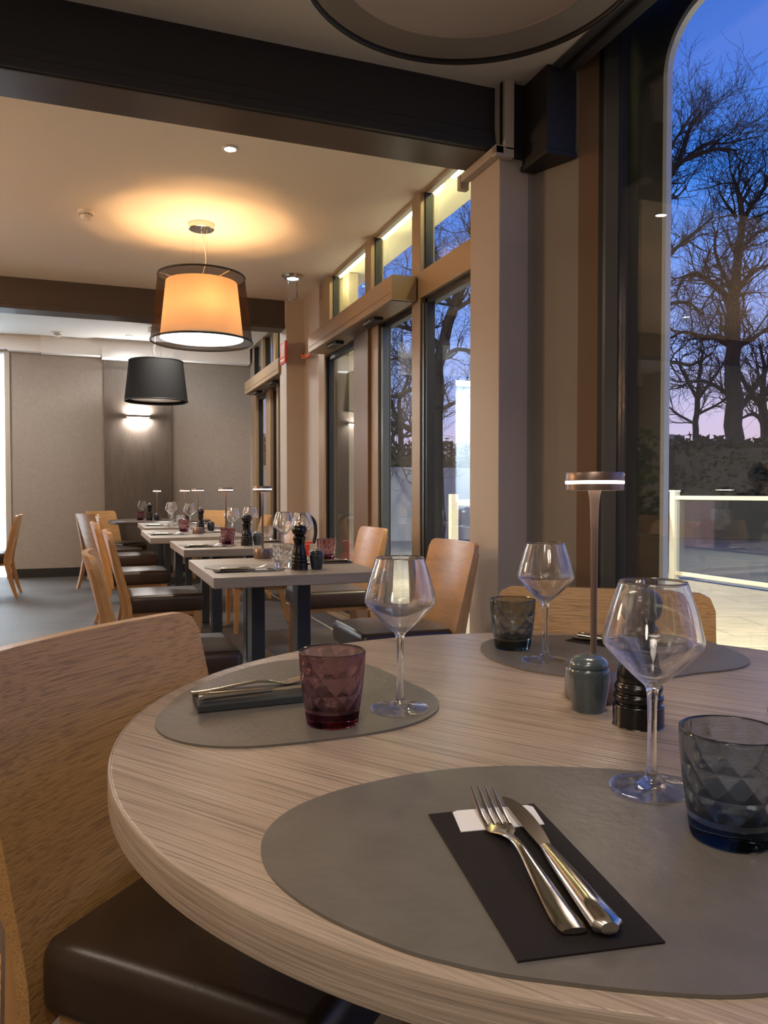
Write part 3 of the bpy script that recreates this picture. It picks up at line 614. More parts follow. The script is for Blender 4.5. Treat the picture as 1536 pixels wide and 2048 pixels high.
TREES = [((16.98, 17.14, 0), 11, 'tall bare tree with a thick forked trunk behind the right end of the fence', 
     [[(0.01, -0.15, 0.326), (-0.01, 1.08, 0.287), (-0.03, 3.0, 0.248), (-0.07, 4.84, 0.209), (-0.06, 6.26, 0.17)], [(-0.06, 6.12, 0.114), (-0.27, 6.76, 0.097), (-0.6, 7.11, 0.079), (-0.92, 7.4, 0.062), (-1.23, 7.28, 0.045), (-1.38, 6.9, 0.028)], [(-0.06, 6.23, 0.156), (-0.04, 7.11, 0.133), (0.01, 7.96, 0.111), (0.07, 8.67, 0.088), (-0.07, 9.38, 0.065), (-0.24, 9.81, 0.043)], [(0.01, 7.82, 0.071), (0.47, 8.25, 0.057), (0.89, 8.6, 0.043), (1.32, 8.74, 0.028)], [(-0.01, 8.82, 0.057), (-0.38, 9.13, 0.039), (-0.64, 9.41, 0.021)], [(0.07, 8.6, 0.071), (0.4, 9.1, 0.057), (0.72, 9.53, 0.043), (0.89, 9.95, 0.028)], [(-0.03, 5.13, 0.099), (-0.38, 5.44, 0.082), (-0.81, 5.52, 0.064), (-1.31, 5.69, 0.046), (-1.66, 5.52, 0.028)], [(0.01, 5.2, 0.099), (0.47, 5.41, 0.076), (0.89, 5.66, 0.052), (1.53, 5.83, 0.028)], [(-0.07, 6.54, 0.085), (0.33, 7.11, 0.066), (0.75, 7.47, 0.047), (1.39, 7.68, 0.028)], [(-0.06, 6.69, 0.071), (-0.38, 7.4, 0.057), (-0.53, 7.96, 0.043), (-0.44, 8.53, 0.028)], [(-0.01, 3.28, 0.099), (0.47, 3.85, 0.08), (0.97, 4.56, 0.062), (1.32, 5.13, 0.043)], [(-0.04, 3.71, 0.071), (-0.53, 4.13, 0.057), (-1.02, 4.27, 0.043), (-1.52, 4.06, 0.028)]], 1.3, 3), ((11.58, 14.35, 0), 23, 'bare tree whose broken bough reaches right beside the pale screen edge', 
     [[(0.0, 0.06, 0.192), (0.06, 2.6, 0.167), (-0.01, 4.86, 0.141), (0.08, 6.56, 0.116), (0.06, 7.35, 0.09)], [(0.06, 7.35, 0.068), (0.51, 8.19, 0.056), (0.94, 8.42, 0.045), (1.35, 8.53, 0.034), (1.77, 8.44, 0.023)], [(0.08, 7.23, 0.056), (0.68, 8.31, 0.047), (0.87, 8.81, 0.037), (1.07, 9.32, 0.027), (1.33, 9.69, 0.017)], [(0.68, 8.31, 0.034), (1.24, 8.79, 0.026), (1.75, 8.81, 0.019), (2.43, 8.93, 0.011)], [(0.03, 5.88, 0.056), (0.45, 6.33, 0.045), (0.98, 6.78, 0.034), (1.52, 7.23, 0.023)], [(-0.01, 4.75, 0.056), (0.56, 5.31, 0.045), (1.13, 5.43, 0.034), (1.58, 5.18, 0.023)], [(-0.01, 4.86, 0.056), (-0.4, 5.88, 0.04), (-0.51, 6.89, 0.023)], [(0.03, 3.62, 0.056), (0.51, 3.96, 0.045), (0.96, 3.9, 0.034), (1.35, 4.13, 0.023)], [(0.06, 7.35, 0.045), (0.17, 8.14, 0.036), (0.51, 8.81, 0.026), (0.73, 9.15, 0.017)]], 1.15, 3), ((6.43, 14.14, 0), 5, 'gnarled bare tree seen through the glass doors', 
     [[(0.02, 0.03, 0.15), (-0.02, 1.43, 0.138), (-0.04, 2.93, 0.126), (0.06, 3.93, 0.114), (0.29, 4.73, 0.102), (0.54, 5.38, 0.09)], [(0.06, 3.93, 0.09), (-0.26, 4.25, 0.07), (-0.56, 4.41, 0.05), (-0.91, 4.53, 0.03)], [(-0.03, 2.13, 0.08), (-0.41, 2.27, 0.067), (-0.76, 2.43, 0.053), (-1.14, 2.45, 0.04)], [(-0.04, 3.03, 0.05), (-0.36, 3.15, 0.04), (-0.76, 3.03, 0.03), (-1.14, 2.93, 0.02)], [(0.0, 3.63, 0.05), (-0.36, 3.81, 0.04), (-0.76, 3.79, 0.03), (-1.14, 3.71, 0.02)], [(0.02, 3.68, 0.05), (0.34, 3.9, 0.04), (0.74, 3.85, 0.03), (1.14, 3.93, 0.02)], [(-0.03, 2.68, 0.05), (0.44, 2.93, 0.035), (0.89, 3.05, 0.02)], [(0.29, 4.73, 0.06), (0.04, 5.28, 0.047), (-0.18, 5.73, 0.033), (-0.26, 6.23, 0.02)], [(0.29, 4.68, 0.05), (0.74, 4.95, 0.035), (1.14, 5.03, 0.02)], [(0.54, 5.33, 0.05), (0.74, 5.93, 0.035), (0.64, 6.53, 0.02)], [(-0.76, 2.43, 0.05), (-0.96, 2.03, 0.035), (-0.76, 1.63, 0.02)], [(0.06, 3.93, 0.04), (-0.36, 4.53, 0.033), (-0.76, 5.03, 0.027), (-1.06, 5.33, 0.02)]], 0.95, 3), ((24.7, 27.06, 0), 31, 'small distant bare tree left of the thick forked trunk', 
     [[(0.0, -0.46, 0.175), (0.07, 2.07, 0.154), (-0.04, 3.82, 0.132), (0.02, 5.36, 0.11)], [(0.02, 5.14, 0.088), (-0.48, 6.23, 0.06), (-0.81, 7.0, 0.033)], [(0.02, 5.14, 0.088), (0.61, 6.23, 0.06), (1.05, 7.0, 0.033)], [(-0.02, 4.04, 0.066), (-0.92, 4.48, 0.049), (-1.36, 4.81, 0.033)], [(0.0, 4.48, 0.066), (0.83, 4.92, 0.049), (1.49, 5.36, 0.033)], [(0.02, 5.36, 0.088), (0.07, 6.45, 0.06), (0.22, 7.33, 0.033)]], 1.7, 2), ((24.48, 22.88, 0), 37, 'dark bare tree at the right border behind the forked tree', 
     [[(0.0, -0.27, 0.271), (-0.04, 1.95, 0.232), (-0.19, 3.5, 0.194), (-0.39, 4.66, 0.155)], [(-0.31, 4.27, 0.116), (-0.77, 5.43, 0.09), (-0.97, 6.6, 0.065), (-0.77, 7.56, 0.039)], [(-0.39, 4.66, 0.116), (-0.29, 5.82, 0.077), (-0.48, 6.79, 0.039)], [(-0.23, 3.69, 0.116), (-0.77, 4.08, 0.077), (-1.35, 3.89, 0.039)], [(-0.39, 4.66, 0.116), (0.19, 5.82, 0.077), (0.39, 6.79, 0.039)]], 1.7, 3), ((11.06, 27.88, 0), 41, 'distant bare tree rising behind the garden wall', 
     [[(0.0, -0.27, 0.155), (0.04, 2.73, 0.116), (-0.04, 4.66, 0.077)], [(0.0, 3.69, 0.077), (-0.39, 4.66, 0.053), (-0.68, 5.43, 0.029)], [(-0.04, 4.66, 0.077), (0.29, 5.43, 0.053), (0.48, 6.21, 0.029)], [(0.02, 3.11, 0.058), (0.58, 3.69, 0.039), (0.97, 4.08, 0.019)], [(0.02, 2.73, 0.058), (-0.48, 3.31, 0.039), (-0.87, 3.69, 0.019)]], 1.9, 2)]
for loc, sd, lb, limbs, tw, lv in TREES: tree(loc, sd, lb, limbs, VW, tw*.85, 2, .0045)

# ================================================================== FURNITURE
def make_chair(label, coarse=False, group='oak dining chairs'):
    wd = M['oak_coarse'] if coarse else M['oak']; lg = M['oak_leg']
    t = thing('dining_chair', label, 'chair', group=group)
    # seat cushion
    bm = B(-.215, .235, -.228, .228, .348, .455, .028, 4)
    for v in bm.verts:
        if v.co.z > .44: v.co.z += .012*max(0, 1-(v.co.x/.24)**2)*max(0, 1-(v.co.y/.24)**2)
    bmesh.ops.subdivide_edges(bm, edges=[e for e in bm.edges if e.calc_length() > .2], cuts=5, use_grid_fill=True)
    for v in bm.verts:
        if v.co.z > .45: v.co.z = .455 + .014*max(0, 1-(v.co.x/.23)**2)*max(0, 1-(v.co.y/.23)**2)
    obj('seat', bm, M['leather'], t, True)
    obj('seat_frame', B(-.20, .205, -.20, .20, .325, .352, .003), lg, t)
    # curved back panel: profile in x by height, curved in plan
    NZ, NY = 14, 16; bm = bmesh.new()
    def xc(z): return -.222 - .115*max(0, (z-.40)/.44)**1.25 - .012*math.sin(max(0, min(1, (z-.3)/.54))*PI)
    grid = {}
    W = .252; z0, z1 = .33, .845; rc = .035
    for s, off in (('f', .0), ('b', -.024)):
        for i in range(NZ+1):
            for j in range(NY+1):
                y = -W + 2*W*j/NY; z = z0 + (z1-z0)*i/NZ
                # round the top corners
                if abs(y) > W-rc and z > z1-rc:
                    dx = abs(y)-(W-rc); dz = z-(z1-rc); rr_ = math.hypot(dx, dz); m_ = max(dx, dz)
                    if rr_ > 1e-6: k = m_/rr_; y = math.copysign(W-rc+dx*k, y); z = z1-rc+dz*k
                grid[s, i, j] = bm.verts.new((xc(z) + off + .030*(y/W)**2, y, z))
    for i in range(NZ):
        for j in range(NY):
            bm.faces.new([grid['f', a, b] for a, b in ((i, j), (i, j+1), (i+1, j+1), (i+1, j))])
            bm.faces.new([grid['b', a, b] for a, b in ((i, j), (i+1, j), (i+1, j+1), (i, j+1))])
    for i in range(NZ):
        for j in (0, NY): bm.faces.new([grid[k] for k in (('f', i, j), ('f', i+1, j), ('b', i+1, j), ('b', i, j))])
    for j in range(NY):
        for i in (0, NZ): bm.faces.new([grid[k] for k in (('f', i, j), ('f', i, j+1), ('b', i, j+1), ('b', i, j))])
    obj('backrest', bm, wd, t, 'auto')
    # rear posts: curved, flared at mid height
    for s in (-1, 1):
        bm = bmesh.new(); pr = []
        for k in range(17):
            z = .80*k/16
            if z < .38: x = -.30 + .085*(z/.38)**.8; dp = .032+.022*(z/.38)
            else: x = xc(z) + .004; dp = .054 - .026*((z-.38)/.42)
            pr.append((x, dp, z))
        prev = None
        for x, dp, z in pr:
            y0 = s*.247; y1 = s*.215; xx = x + (.020 if z > .33 else .020*z/.33)
            rg = [bm.verts.new(p) for p in ((xx-dp-.0, y0, z), (xx-.0005, y0, z), (xx-.004, y1, z), (xx-dp, y1, z))]
            if prev:
                for q in range(4): bm.faces.new((prev[q], prev[(q+1) % 4], rg[(q+1) % 4], rg[q]))
            else: bm.faces.new(rg)
            prev = rg
        bm.faces.new(prev)
        obj('leg', bm, lg, t)
        bm = bmesh.new(); y = s*.19; top = [bm.verts.new((x, y+dy, .35)) for x, dy in ((.165, -.024), (.21, -.024), (.21, .024), (.165, .024))]
        bot = [bm.verts.new((x+.0, y+s*.0+dy, 0)) for x, dy in ((.185, -.014), (.212, -.014), (.212, .014), (.185, .014))]
        for q in range(4): bm.faces.new((bot[q], bot[(q+1) % 4], top[(q+1) % 4], top[q]))
        bm.faces.new(top); bm.faces.new(bot); obj('leg', bm, lg, t)
    return t
D = math.degrees
def at_chair(proto, used, loc, rot, label):
    if not used: proto.location = (*loc, 0); proto.rotation_euler = (0, 0, rot); proto['label'] = label; return proto
    return dup(proto, (*loc, 0), rot, label)
CH = make_chair('x'); CF = make_chair('x', True)
chairs = [((.31, 3.27), 0, 'oak chair on the left of the nearest square table, behind the big foreground chair'),
          ((.40, 5.10), 0, 'oak chair on the left of the second square table'),
          ((.32, 6.62), .03, 'oak chair on the left of the third square table'),
          ((.36, 8.30), 0, 'oak chair on the left of the fourth table from the front'),
          ((1.32, 3.42), PI, 'oak chair on the right of the nearest square table close to the tall column'),
          ((1.43, 4.90), PI, 'oak chair on the right of the second square table in front of the glass door'),
          ((1.20, 6.12), PI, 'oak chair on the right of the third square table partly behind wine glasses'),
          ((1.36, 8.05), PI-.05, 'oak chair on the right of the fourth table before the far doors'),
          ((.20, 9.30), .5, 'dark brown chair back at the left of the far round table'),
          ((.30, 10.25), -.75, 'oak chair at the far left of the round table by the far wall'),
          ((1.22, 10.20), PI+.6, 'oak chair at the right of the far round table by the wood panel'),
          ((-1.08, 9.02), PI, 'single brown chair at the left edge of the view turned away from the tables')]
for i, (p, r, lb) in enumerate(chairs): at_chair(CH, i > 0, p, r, lb)
# the chairs round the near table
F1A = math.atan2(-.70, .71)
big = [((.228, 1.178), F1A, 'large foreground oak chair at the left of the round table with dark brown leather seat'),
       ((.945, 1.31), math.atan2(-.786, -.618), 'coarse grained oak chair across the round table, only its top rail showing'),
       ((-.306, .20), -PI/2, 'chair whose orange oak back edge shows at the left border')]
for i, (p, r, lb) in enumerate(big): at_chair(CF, i > 0, p, r, lb)

# ---- tables
t = thing('round_table', 'large round dining table with a greyed oak top in the foreground', 'table', (.691, .961, 0), math.radians(-54.4))
bm = L([(0, .7105), (.677, .7105), (.677, .749), (.6765, .7496), (.675, .75), (0, .75)], 160); obj('tabletop', bm, M['ttop'], t, 'auto')
obj('edge_band', L([(.670, .710), (.678, .710), (.680, .712), (.680, .7475), (.6792, .7492), (.677, .7499), (.6765, .745)], 160), M['ttop_edge'], t, 'auto')
obj('pedestal', L([(.05, .02), (.045, .06), (.045, .66), (.09, .71)], 32), M['tleg'], t, 'auto')
obj('foot', L([(0, 0), (.30, 0), (.30, .012), (.06, .03), (0, .03)], 48), M['tleg'], t, 'auto')
def sq_table(x0, x1, y0, y1, label):
    cx_, cy_ = (x0+x1)/2, (y0+y1)/2; w, d = (x1-x0)/2, (y1-y0)/2
    t = thing('dining_table', label, 'table', (cx_, cy_, 0), 0)
    obj('tabletop', B(-w, w, -d, d, .706, .75, .003), M['ttop_sq'], t)
    for sx in (-.105, .105): obj('leg', B(sx-.03, sx+.03, -.05, .05, .012, .70, .003), M['tleg'], t)
    obj('top_plate', B(-.25, .25, -.06, .06, .694, .706), M['tleg'], t)
    obj('base_plate', B(-.27, .27, -.22, .22, 0, .012, .003), M['tbase'], t)
    return t
sq_table(.427, 1.135, 3.03, 3.89, 'nearest square table, set with a clear tumbler and a tall black mill')
sq_table(.475, 1.18, 4.57, 5.44, 'second square table from the front')
sq_table(.375, 1.10, 5.86, 7.10, 'third square table from the front, warmly lit')
sq_table(.43, 1.15, 7.52, 8.80, 'fourth table from the front')
t = thing('far_round_table', 'dark round table in front of the far wall', 'table', (.74, 9.75, 0))
obj('tabletop', L([(0, .71), (.59, .71), (.60, .72), (.60, .74), (.59, .75), (0, .75)], 96), M['soffit'], t, 'auto')
obj('pedestal', L([(.05, .02), (.045, .06), (.045, .66), (.09, .71)], 24), M['tleg'], t, 'auto')
obj('foot', L([(0, 0), (.28, 0), (.28, .012), (.06, .03), (0, .03)], 40), M['tleg'], t, 'auto')
# left row, mirrored in the windows
sq_table(-1.85, -1.15, 4.88, 5.68, 'table where the seated person sits, seen mirrored in the window')
sq_table(-1.85, -1.15, 6.00, 7.10, 'empty set table behind the seated person, seen mirrored in the window')
at_chair(CH, True, (-.92, 5.30), PI, 'oak chair under the seated person, seen mirrored in the window')
at_chair(CH, True, (-1.25, 6.55), PI, 'empty oak chair behind the seated person, seen mirrored in the window')

# ---- placemats
SH = {'A': ((.300, 1.2086), [0.207,0.206,0.211,0.225,0.245,0.264,0.277,0.28,0.271,0.253,0.231,0.212,0.199,0.191,0.188,0.187,0.189,0.195,0.205,0.221,0.238,0.252,0.259,0.258,0.25,0.238,0.229,0.225,0.226,0.23,0.234,0.236,0.235,0.23,0.222,0.214]),
      'B': ((.3874, .6112), [0.268,0.269,0.262,0.248,0.232,0.22,0.213,0.211,0.211,0.213,0.217,0.224,0.234,0.247,0.259,0.265,0.263,0.254,0.241,0.228,0.217,0.21,0.204,0.201,0.2,0.204,0.213,0.226,0.238,0.245,0.246,0.243,0.24,0.241,0.249,0.259]),
      'C': ((.9858, 1.2974), [0.267,0.279,0.289,0.29,0.277,0.254,0.229,0.213,0.211,0.224,0.245,0.266,0.278,0.282,0.278,0.272,0.266,0.261,0.256,0.25,0.243,0.236,0.231,0.226,0.219,0.209,0.198,0.19,0.189,0.198,0.214,0.231,0.244,0.251,0.254,0.258])}
def mat_outline(rr, sub=4):
    n = len(rr); out = []
    for i in range(n):
        for s in range(sub):
            t_ = s/sub; a, b, c, d = rr[i-1], rr[i], rr[(i+1) % n], rr[(i+2) % n]
            r = .5*((2*b)+(-a+c)*t_+(2*a-5*b+4*c-d)*t_*t_+(-a+3*b-3*c+d)*t_**3); th = 2*PI*(i+t_)/n
            out.append((r*math.cos(th), r*math.sin(th)))
    return out
def placemat(rr, loc, label, rot=0, sc=1.0, group=None):
    ol_ = [(x*sc, y*sc) for x, y in mat_outline(rr)]
    o = obj('placemat', prism(bmesh.new(), ol_, 0, .003, .0008), M['mat'], smooth='auto')
    o.location = (*loc, .7503); o.rotation_euler = (0, 0, rot)
    tag(o, label, 'placemat', group); return o
placemat(SH['A'][1], SH['A'][0], 'pebble shaped grey mat under the purple tumbler on the round table')
placemat(SH['B'][1], SH['B'][0], 'large dark grey pebble mat nearest the viewer under the fork and knife')
placemat(SH['C'][1], SH['C'][0], 'dark pebble mat at the far side of the round table under the small smoked tumbler')
placemat(SH['A'][1], (1.075, .70), 'dark mat whose tip just shows at the right border of the round table', 2.6)

# ---- glassware
def wine_glass(label, loc=(0, 0, 0), group='wine glasses'):
    outer = spline([(0.0455, .0008), (.044, .0024), (.030, .0042), (.016, .0068), (.009, .0125), (.0062, .022), (.0050, .045), (.0050, .080), (.0060, .104), (.0085, .114), (.0175, .1225), (.032, .136), (.0445, .1495), (.0520, .1585), (.0538, .1640), (.0530, .1700), (.0485, .1885), (.0425, .2090), (.0358, .2295)], 5)
    inner = [(r-.0011, z) for r, z in spline([(.0358, .2297), (.0425, .2090), (.0485, .1885), (.0530, .1700), (.0538, .1640), (.0520, .1588), (.0445, .1502), (.032, .1378), (.0185, .1262), (.009, .1212)], 5)]
    prof = [(0, 0), (.040, 0)] + outer + inner + [(0, .1195)]
    bm = L(prof, 64)
    for f in bm.faces:
        if f.calc_center_median().z < .010: f.material_index = 1
    t = obj('wine_glass', bm, [M['glass'], M['glass_foot']], smooth=True); t.location = loc; tag(t, label, 'wine glass', group); return t
def tumbler(label, mat, base_mat, loc=(0, 0, 0), rot=0, group='faceted tumblers'):
    bm = bmesh.new(); n = 36
    outp = spline([(.0335, 0), (.0362, .0025), (.0385, .016), (.0415, .035), (.0445, .058), (.0465, .080), (.0475, .1025)], 4)
    rs = []
    c0 = bm.verts.new((0, 0, 0)); 
    for r, z in outp: rs.append(ring(bm, r, z, n))
    for i in range(n): bm.faces.new((c0, rs[0][(i+1) % n], rs[0][i]))
    for a, b in zip(rs, rs[1:]):
        for i in range(n): bm.faces.new((a[i], a[(i+1) % n], b[(i+1) % n], b[i])).smooth = True
    lip = ring(bm, .0463, .1035, n); lip2 = ring(bm, .0448, .1020, n)
    for a, b in ((rs[-1], lip), (lip, lip2)):
        for i in range(n): bm.faces.new((a[i], a[(i+1) % n], b[(i+1) % n], b[i])).smooth = True
    # faceted inner wall: staggered rings of 12 form flat diamonds
    k = 12; inn = []
    lev = [(.0850, .0437, 0), (.0720, .0412, .5), (.0585, .0400, 0), (.0460, .0365, .5), (.0340, .0345, 0), (.0240, .0300, .5)]
    for z, r, ph in lev: inn.append(ring(bm, r, z, k, ph=2*PI*ph/k))
    top = inn[0]
    for i in range(k):
        j = (i+1) % k; s = [lip2[(3*i+q) % n] for q in range(4)]
        bm.faces.new((top[i], s[0], s[1])); bm.faces.new((top[i], s[1], s[2], top[j])); bm.faces.new((top[j], s[2], s[3]))
    for q in range(len(inn)-1):
        a, b = inn[q], inn[q+1]; ph = lev[q][2]
        for i in range(k):
            if ph == 0: bm.faces.new((a[i], a[(i+1) % k], b[i])); bm.faces.new((a[(i+1) % k], b[(i+1) % k], b[i]))
            else: bm.faces.new((a[i], b[(i+1) % k], b[i])); bm.faces.new((a[i], a[(i+1) % k], b[(i+1) % k]))
    c1 = bm.verts.new((0, 0, .0195))
    for i in range(k): bm.faces.new((inn[-1][i], inn[-1][(i+1) % k], c1))
    bmesh.ops.recalc_face_normals(bm, faces=bm.faces[:])
    if bm.calc_volume(signed=True) < 0: bmesh.ops.reverse_faces(bm, faces=bm.faces[:])
    for f in bm.faces:
        if f.calc_center_median().z < .0225: f.material_index = 1
    t = obj('tumbler', bm, [mat, base_mat], smooth='keep'); t.location = loc; t.rotation_euler = (0, 0, rot); tag(t, label, 'tumbler', group); return t
TZ = .75; MZ = .7535
gA = wine_glass('wine glass standing on the grey mat beside the purple tumbler', (.429, 1.081, MZ))
def wg(x, y, label, z=MZ): return dup(gA, (x, y, z), 0, label)
wg(.572, .690, 'largest looking wine glass, nearest the viewer, in front of the pepper mill')
wg(.816, 1.293, 'wine glass beside the small smoked tumbler at the far side of the round table')
tP = tumbler('purple faceted tumbler on the left mat of the round table', M['purple'], M['purple_base'], (.313, 1.049, MZ), .1)
tS = tumbler('large smoked grey faceted tumbler at the right border of the round table', M['smoke'], M['smoke_base'], (.562, .566, MZ), .2)
tC = tumbler('clear faceted tumbler on the nearest square table', M['glass'], M['glass'], (.768, 3.322, MZ), 0)
def tb(src, x, y, label, rot=0, z=MZ): return dup(src, (x, y, z), rot, label)
tb(tS, .820, 1.425, 'small looking smoked tumbler at the far side of the round table', .5)

# ---- mills, shakers
def mill(label, loc, group='pepper mills'):
    t = thing('pepper_mill', label, 'pepper mill', loc, 0, group)
    prof = [(0, 0), (.0345, 0), (.0352, .002), (.0352, .028), (.0335, .031), (.031, .0325), (.0335, .036), (.0345, .040), (.0335, .044), (.0305, .047), (.0325, .050), (.0332, .054), (.0320, .058), (.0295, .062), (.0300, .070), (.0275, .083), (.0245, .097), (.0235, .108), (.0255, .122), (.0275, .134), (.0270, .140), (.0215, .1455)]
    obj('body', L(spline(prof, 3), 40), M['lacquer'], t, True)
    obj('head', L(spline([(.0205, .1462), (.0230, .149), (.0275, .154), (.0322, .163), (.0328, .172), (.0300, .182), (.0225, .190), (.010, .1935), (0, .194)], 4), 40), M['lacquer'], t, True)
    obj('top_knob', L(spline([(.0045, .193), (.0045, .197), (.0068, .200), (.0068, .204), (.004, .2075), (0, .208)], 3), 24), M['chrome'], t, True)
    return t
def shaker(label, loc, mat, group='salt shakers'):
    t = thing('salt_shaker', label, 'salt shaker', loc, 0, group)
    obj('body', L(spline([(0, 0), (.0215, 0), (.0235, .002), (.0265, .015), (.0300, .034), (.0318, .050), (.0312, .062), (.0285, .0665)], 4), 40), mat, t, True)
    obj('cap', L(spline([(.0290, .0665), (.0300, .068), (.0285, .0745), (.0215, .0815), (.010, .0848), (0, .0855)], 4), 40), mat, t, True)
    bm = bmesh.new()
    for k in range(3): a = 2*PI*k/3; lathe(bm, [(0, .0855), (.0016, .0852)], 8, cx=.006*math.cos(a), cy=.006*math.sin(a))
    obj('holes', bm, M['black'], t); return t
m0 = mill('black pepper mill behind the nearest wine glass on the round table', (.722, .900, TZ))
s0 = shaker('slate blue egg shaped salt shaker beside the table lamp on the round table', (.698, .985, TZ), M['ceramic'])

# ---- cordless table lamps
def table_lamp(label, loc, power=.5):
    t = thing('table_lamp', label, 'table lamp', loc, 0, 'cordless table lamps')
    obj('base', L([(0, 0), (.044, 0), (.045, .002), (.0445, .048), (.043, .050), (.008, .051), (0, .051)], 48), M['lampmetal'], t, 'auto')
    obj('stem', L(spline([(.0052, .05), (.0052, .15), (.0058, .25), (.0072, .31), (.0105, .333)], 4), 24), M['lampmetal'], t, True)
    obj('shade', L([(0, .362), (.0445, .362), (.0458, .360), (.0458, .3485), (.020, .3485)], 64), M['lampmetal'], t, 'auto')
    obj('diffuser', L([(.044, .3485), (.0458, .348), (.0458, .3440), (.044, .3435)], 64, closed=True), M['lampring'], t, 'auto')
    obj('shade_lip', L([(.0, .3435), (.0452, .3435), (.0454, .3340), (.043, .3332), (.043, .3400), (0, .340)], 64), M['lampmetal'], t, 'auto')
    obj('underside_glow', L([(.012, .3392), (.042, .3392)], 48), M['lampring'], t)
    return t
l0 = table_lamp('cordless table lamp with a flat round head on the foreground round table', (.748, 1.043, TZ))
lamps = [(.785, 3.845, 'cordless lamp on the nearest square table'), (.80, 5.10, 'cordless lamp on the second square table'), (.77, 6.32, 'cordless lamp on the third square table'),
         (.82, 7.75, 'cordless lamp on the fourth table, half overlapped by another lamp head'), (.70, 9.70, 'cordless lamp on the far round table'),
         (-1.5, 6.23, 'cordless lamp on the left tables, seen mirrored in the window'), (-1.5, 6.91, 'second cordless lamp on the left tables, seen mirrored in the window')]
for x, y, lb in lamps: dup(l0, (x, y, TZ), 0, lb)
for i, (x, y) in enumerate([(.748, 1.043)] + [p[:2] for p in lamps[:5]]):
    lamp_light('table_lamp_light', 'SPOT', (x, y, TZ+.335), .9, (1, .80, .62), spot_size=2.7, spot_blend=.6, shadow_soft_size=.035)

# ---- napkins and cutlery
def ribbon(bm, path, widths, th, n=8):
    """flat bar along path: elliptical section, width in the horizontal normal."""
    path = [Vector(p) for p in path]; k = len(path); rs = []
    ths = th if isinstance(th, (list, tuple)) else [th]*k
    for i, p in enumerate(path):
        t_ = (path[min(i+1, k-1)] - path[max(i-1, 0)]).normalized(); a = t_.cross(Vector((0, 0, 1))).normalized(); b = a.cross(t_)
        rs.append([bm.verts.new(p + a*math.cos(2*PI*j/n)*widths[i]/2 + b*math.sin(2*PI*j/n)*ths[i]/2) for j in range(n)])
    for r0, r1 in zip(rs, rs[1:]):
        for j in range(n): bm.faces.new((r0[j], r0[(j+1) % n], r1[(j+1) % n], r1[j]))
    bm.faces.new(rs[0][::-1]); bm.faces.new(rs[-1]); return bm
def fork_mesh():
    """local +x from handle end (0) to tine tips (.205)"""
    bm = bmesh.new()
    ax = spline([(0, .003), (.03, .0035), (.07, .007), (.105, .0095), (.128, .0065), (.145, .0030)], 5)
    wd_ = spline([(0, .017), (.012, .0205), (.05, .0145), (.09, .0085), (.12, .0072), (.132, .010), (.145, .021)], 5)
    wx = [w[1] for w in wd_]
    def wat(x):
        for a, b in zip(wd_, wd_[1:]):
            if a[0] <= x <= b[0]: return a[1] + (b[1]-a[1])*(x-a[0])/max(1e-9, b[0]-a[0])
        return wx[-1]
    ribbon(bm, [(x, 0, z) for x, z in ax], [wat(x) for x, z in ax], [.0042 if x < .13 else .003 for x, z in ax], 10)
    ribbon(bm, [(.143, 0, .003), (.150, 0, .0022), (.160, 0, .0028)], [.020, .0245, .0235], .0022, 10)
    for k in range(4):
        y = (-1.5+k)*.0064
        p = [(.157, y, .0027), (.172, y*1.02, .0050), (.188, y*1.0, .0095), (.206, y*.96, .0165)]
        tube(bm, spline(p, 4), [.0019]*9 + [.0016, .0013, .0010, .0007], 8, flat=.8)
    return bm
def knife_mesh():
    bm = bmesh.new()
    ax = [(0, 0, .007), (.004, 0, .007), (.03, 0, .0068), (.07, 0, .0062), (.105, 0, .0055), (.118, 0, .0052)]
    ribbon(bm, ax, [.012, .0215, .0195, .016, .012, .0095], [.008, .0125, .011, .0095, .0075, .006], 12)
    # blade: flat outline, slightly inclined
    ol_ = spline([(.112, -.0035), (.125, -.006), (.150, -.0085), (.180, -.0085), (.205, -.0045), (.216, .003), (.213, .0065), (.190, .0075), (.150, .0065), (.118, .0045)], 4)
    vs1 = [bm.verts.new((x, y, .0058 + .05*y)) for x, y in ol_]; vs0 = [bm.verts.new((x, y, .0044+.05*y)) for x, y in ol_]
    bm.faces.new(vs1); bm.faces.new(vs0[::-1]); n_ = len(ol_)
    for i in range(n_): bm.faces.new((vs0[i], vs0[(i+1) % n_], vs1[(i+1) % n_], vs1[i]))
    return bm
fk0 = obj('fork', fork_mesh(), M['steel'], smooth='auto'); kn0 = obj('knife', knife_mesh(), M['steel'], smooth='auto')
NZ_ = .7535
def place_seg(o, a, b, z, ln, label, cat, first, tilt=0):
    """lay cutlery with handle end at a pointing to b"""
    q = o if first else o.copy()
    if not first: C.objects.link(q)
    ang = math.atan2(b[1]-a[1], b[0]-a[0]); q.location = (a[0], a[1], z); q.rotation_euler = (0, -tilt, ang)
    s = math.hypot(b[0]-a[0], b[1]-a[1])/ln; q.scale = (s, s, s); tag(q, label, cat, cat+'s of the table settings'); return q
def pouch(corners, z, label, mat, thick=.0016, paper=None):
    t = thing('napkin_pouch', label, 'napkin', (corners[0][0], corners[0][1], z)); c0 = corners[0]
    ol_ = [(x-c0[0], y-c0[1]) for x, y in corners]
    obj('pouch_sleeve', prism(bmesh.new(), ol_, 0, thick, .0004), mat, t)
    if paper: obj('white_napkin', prism(bmesh.new(), [(x-c0[0], y-c0[1]) for x, y in paper], thick, thick+.0008, 0), M['paper'], t)
    return t
pouch([(.313, .711), (.272, .464), (.384, .447), (.427, .697)], NZ_, 'black paper napkin pouch with a white strip, under the foreground fork and knife', M['napkin'], .0018,
      [(.325, .661), (.409, .648), (.4205, .688), (.417, .694), (.343, .7065), (.337, .7045)])
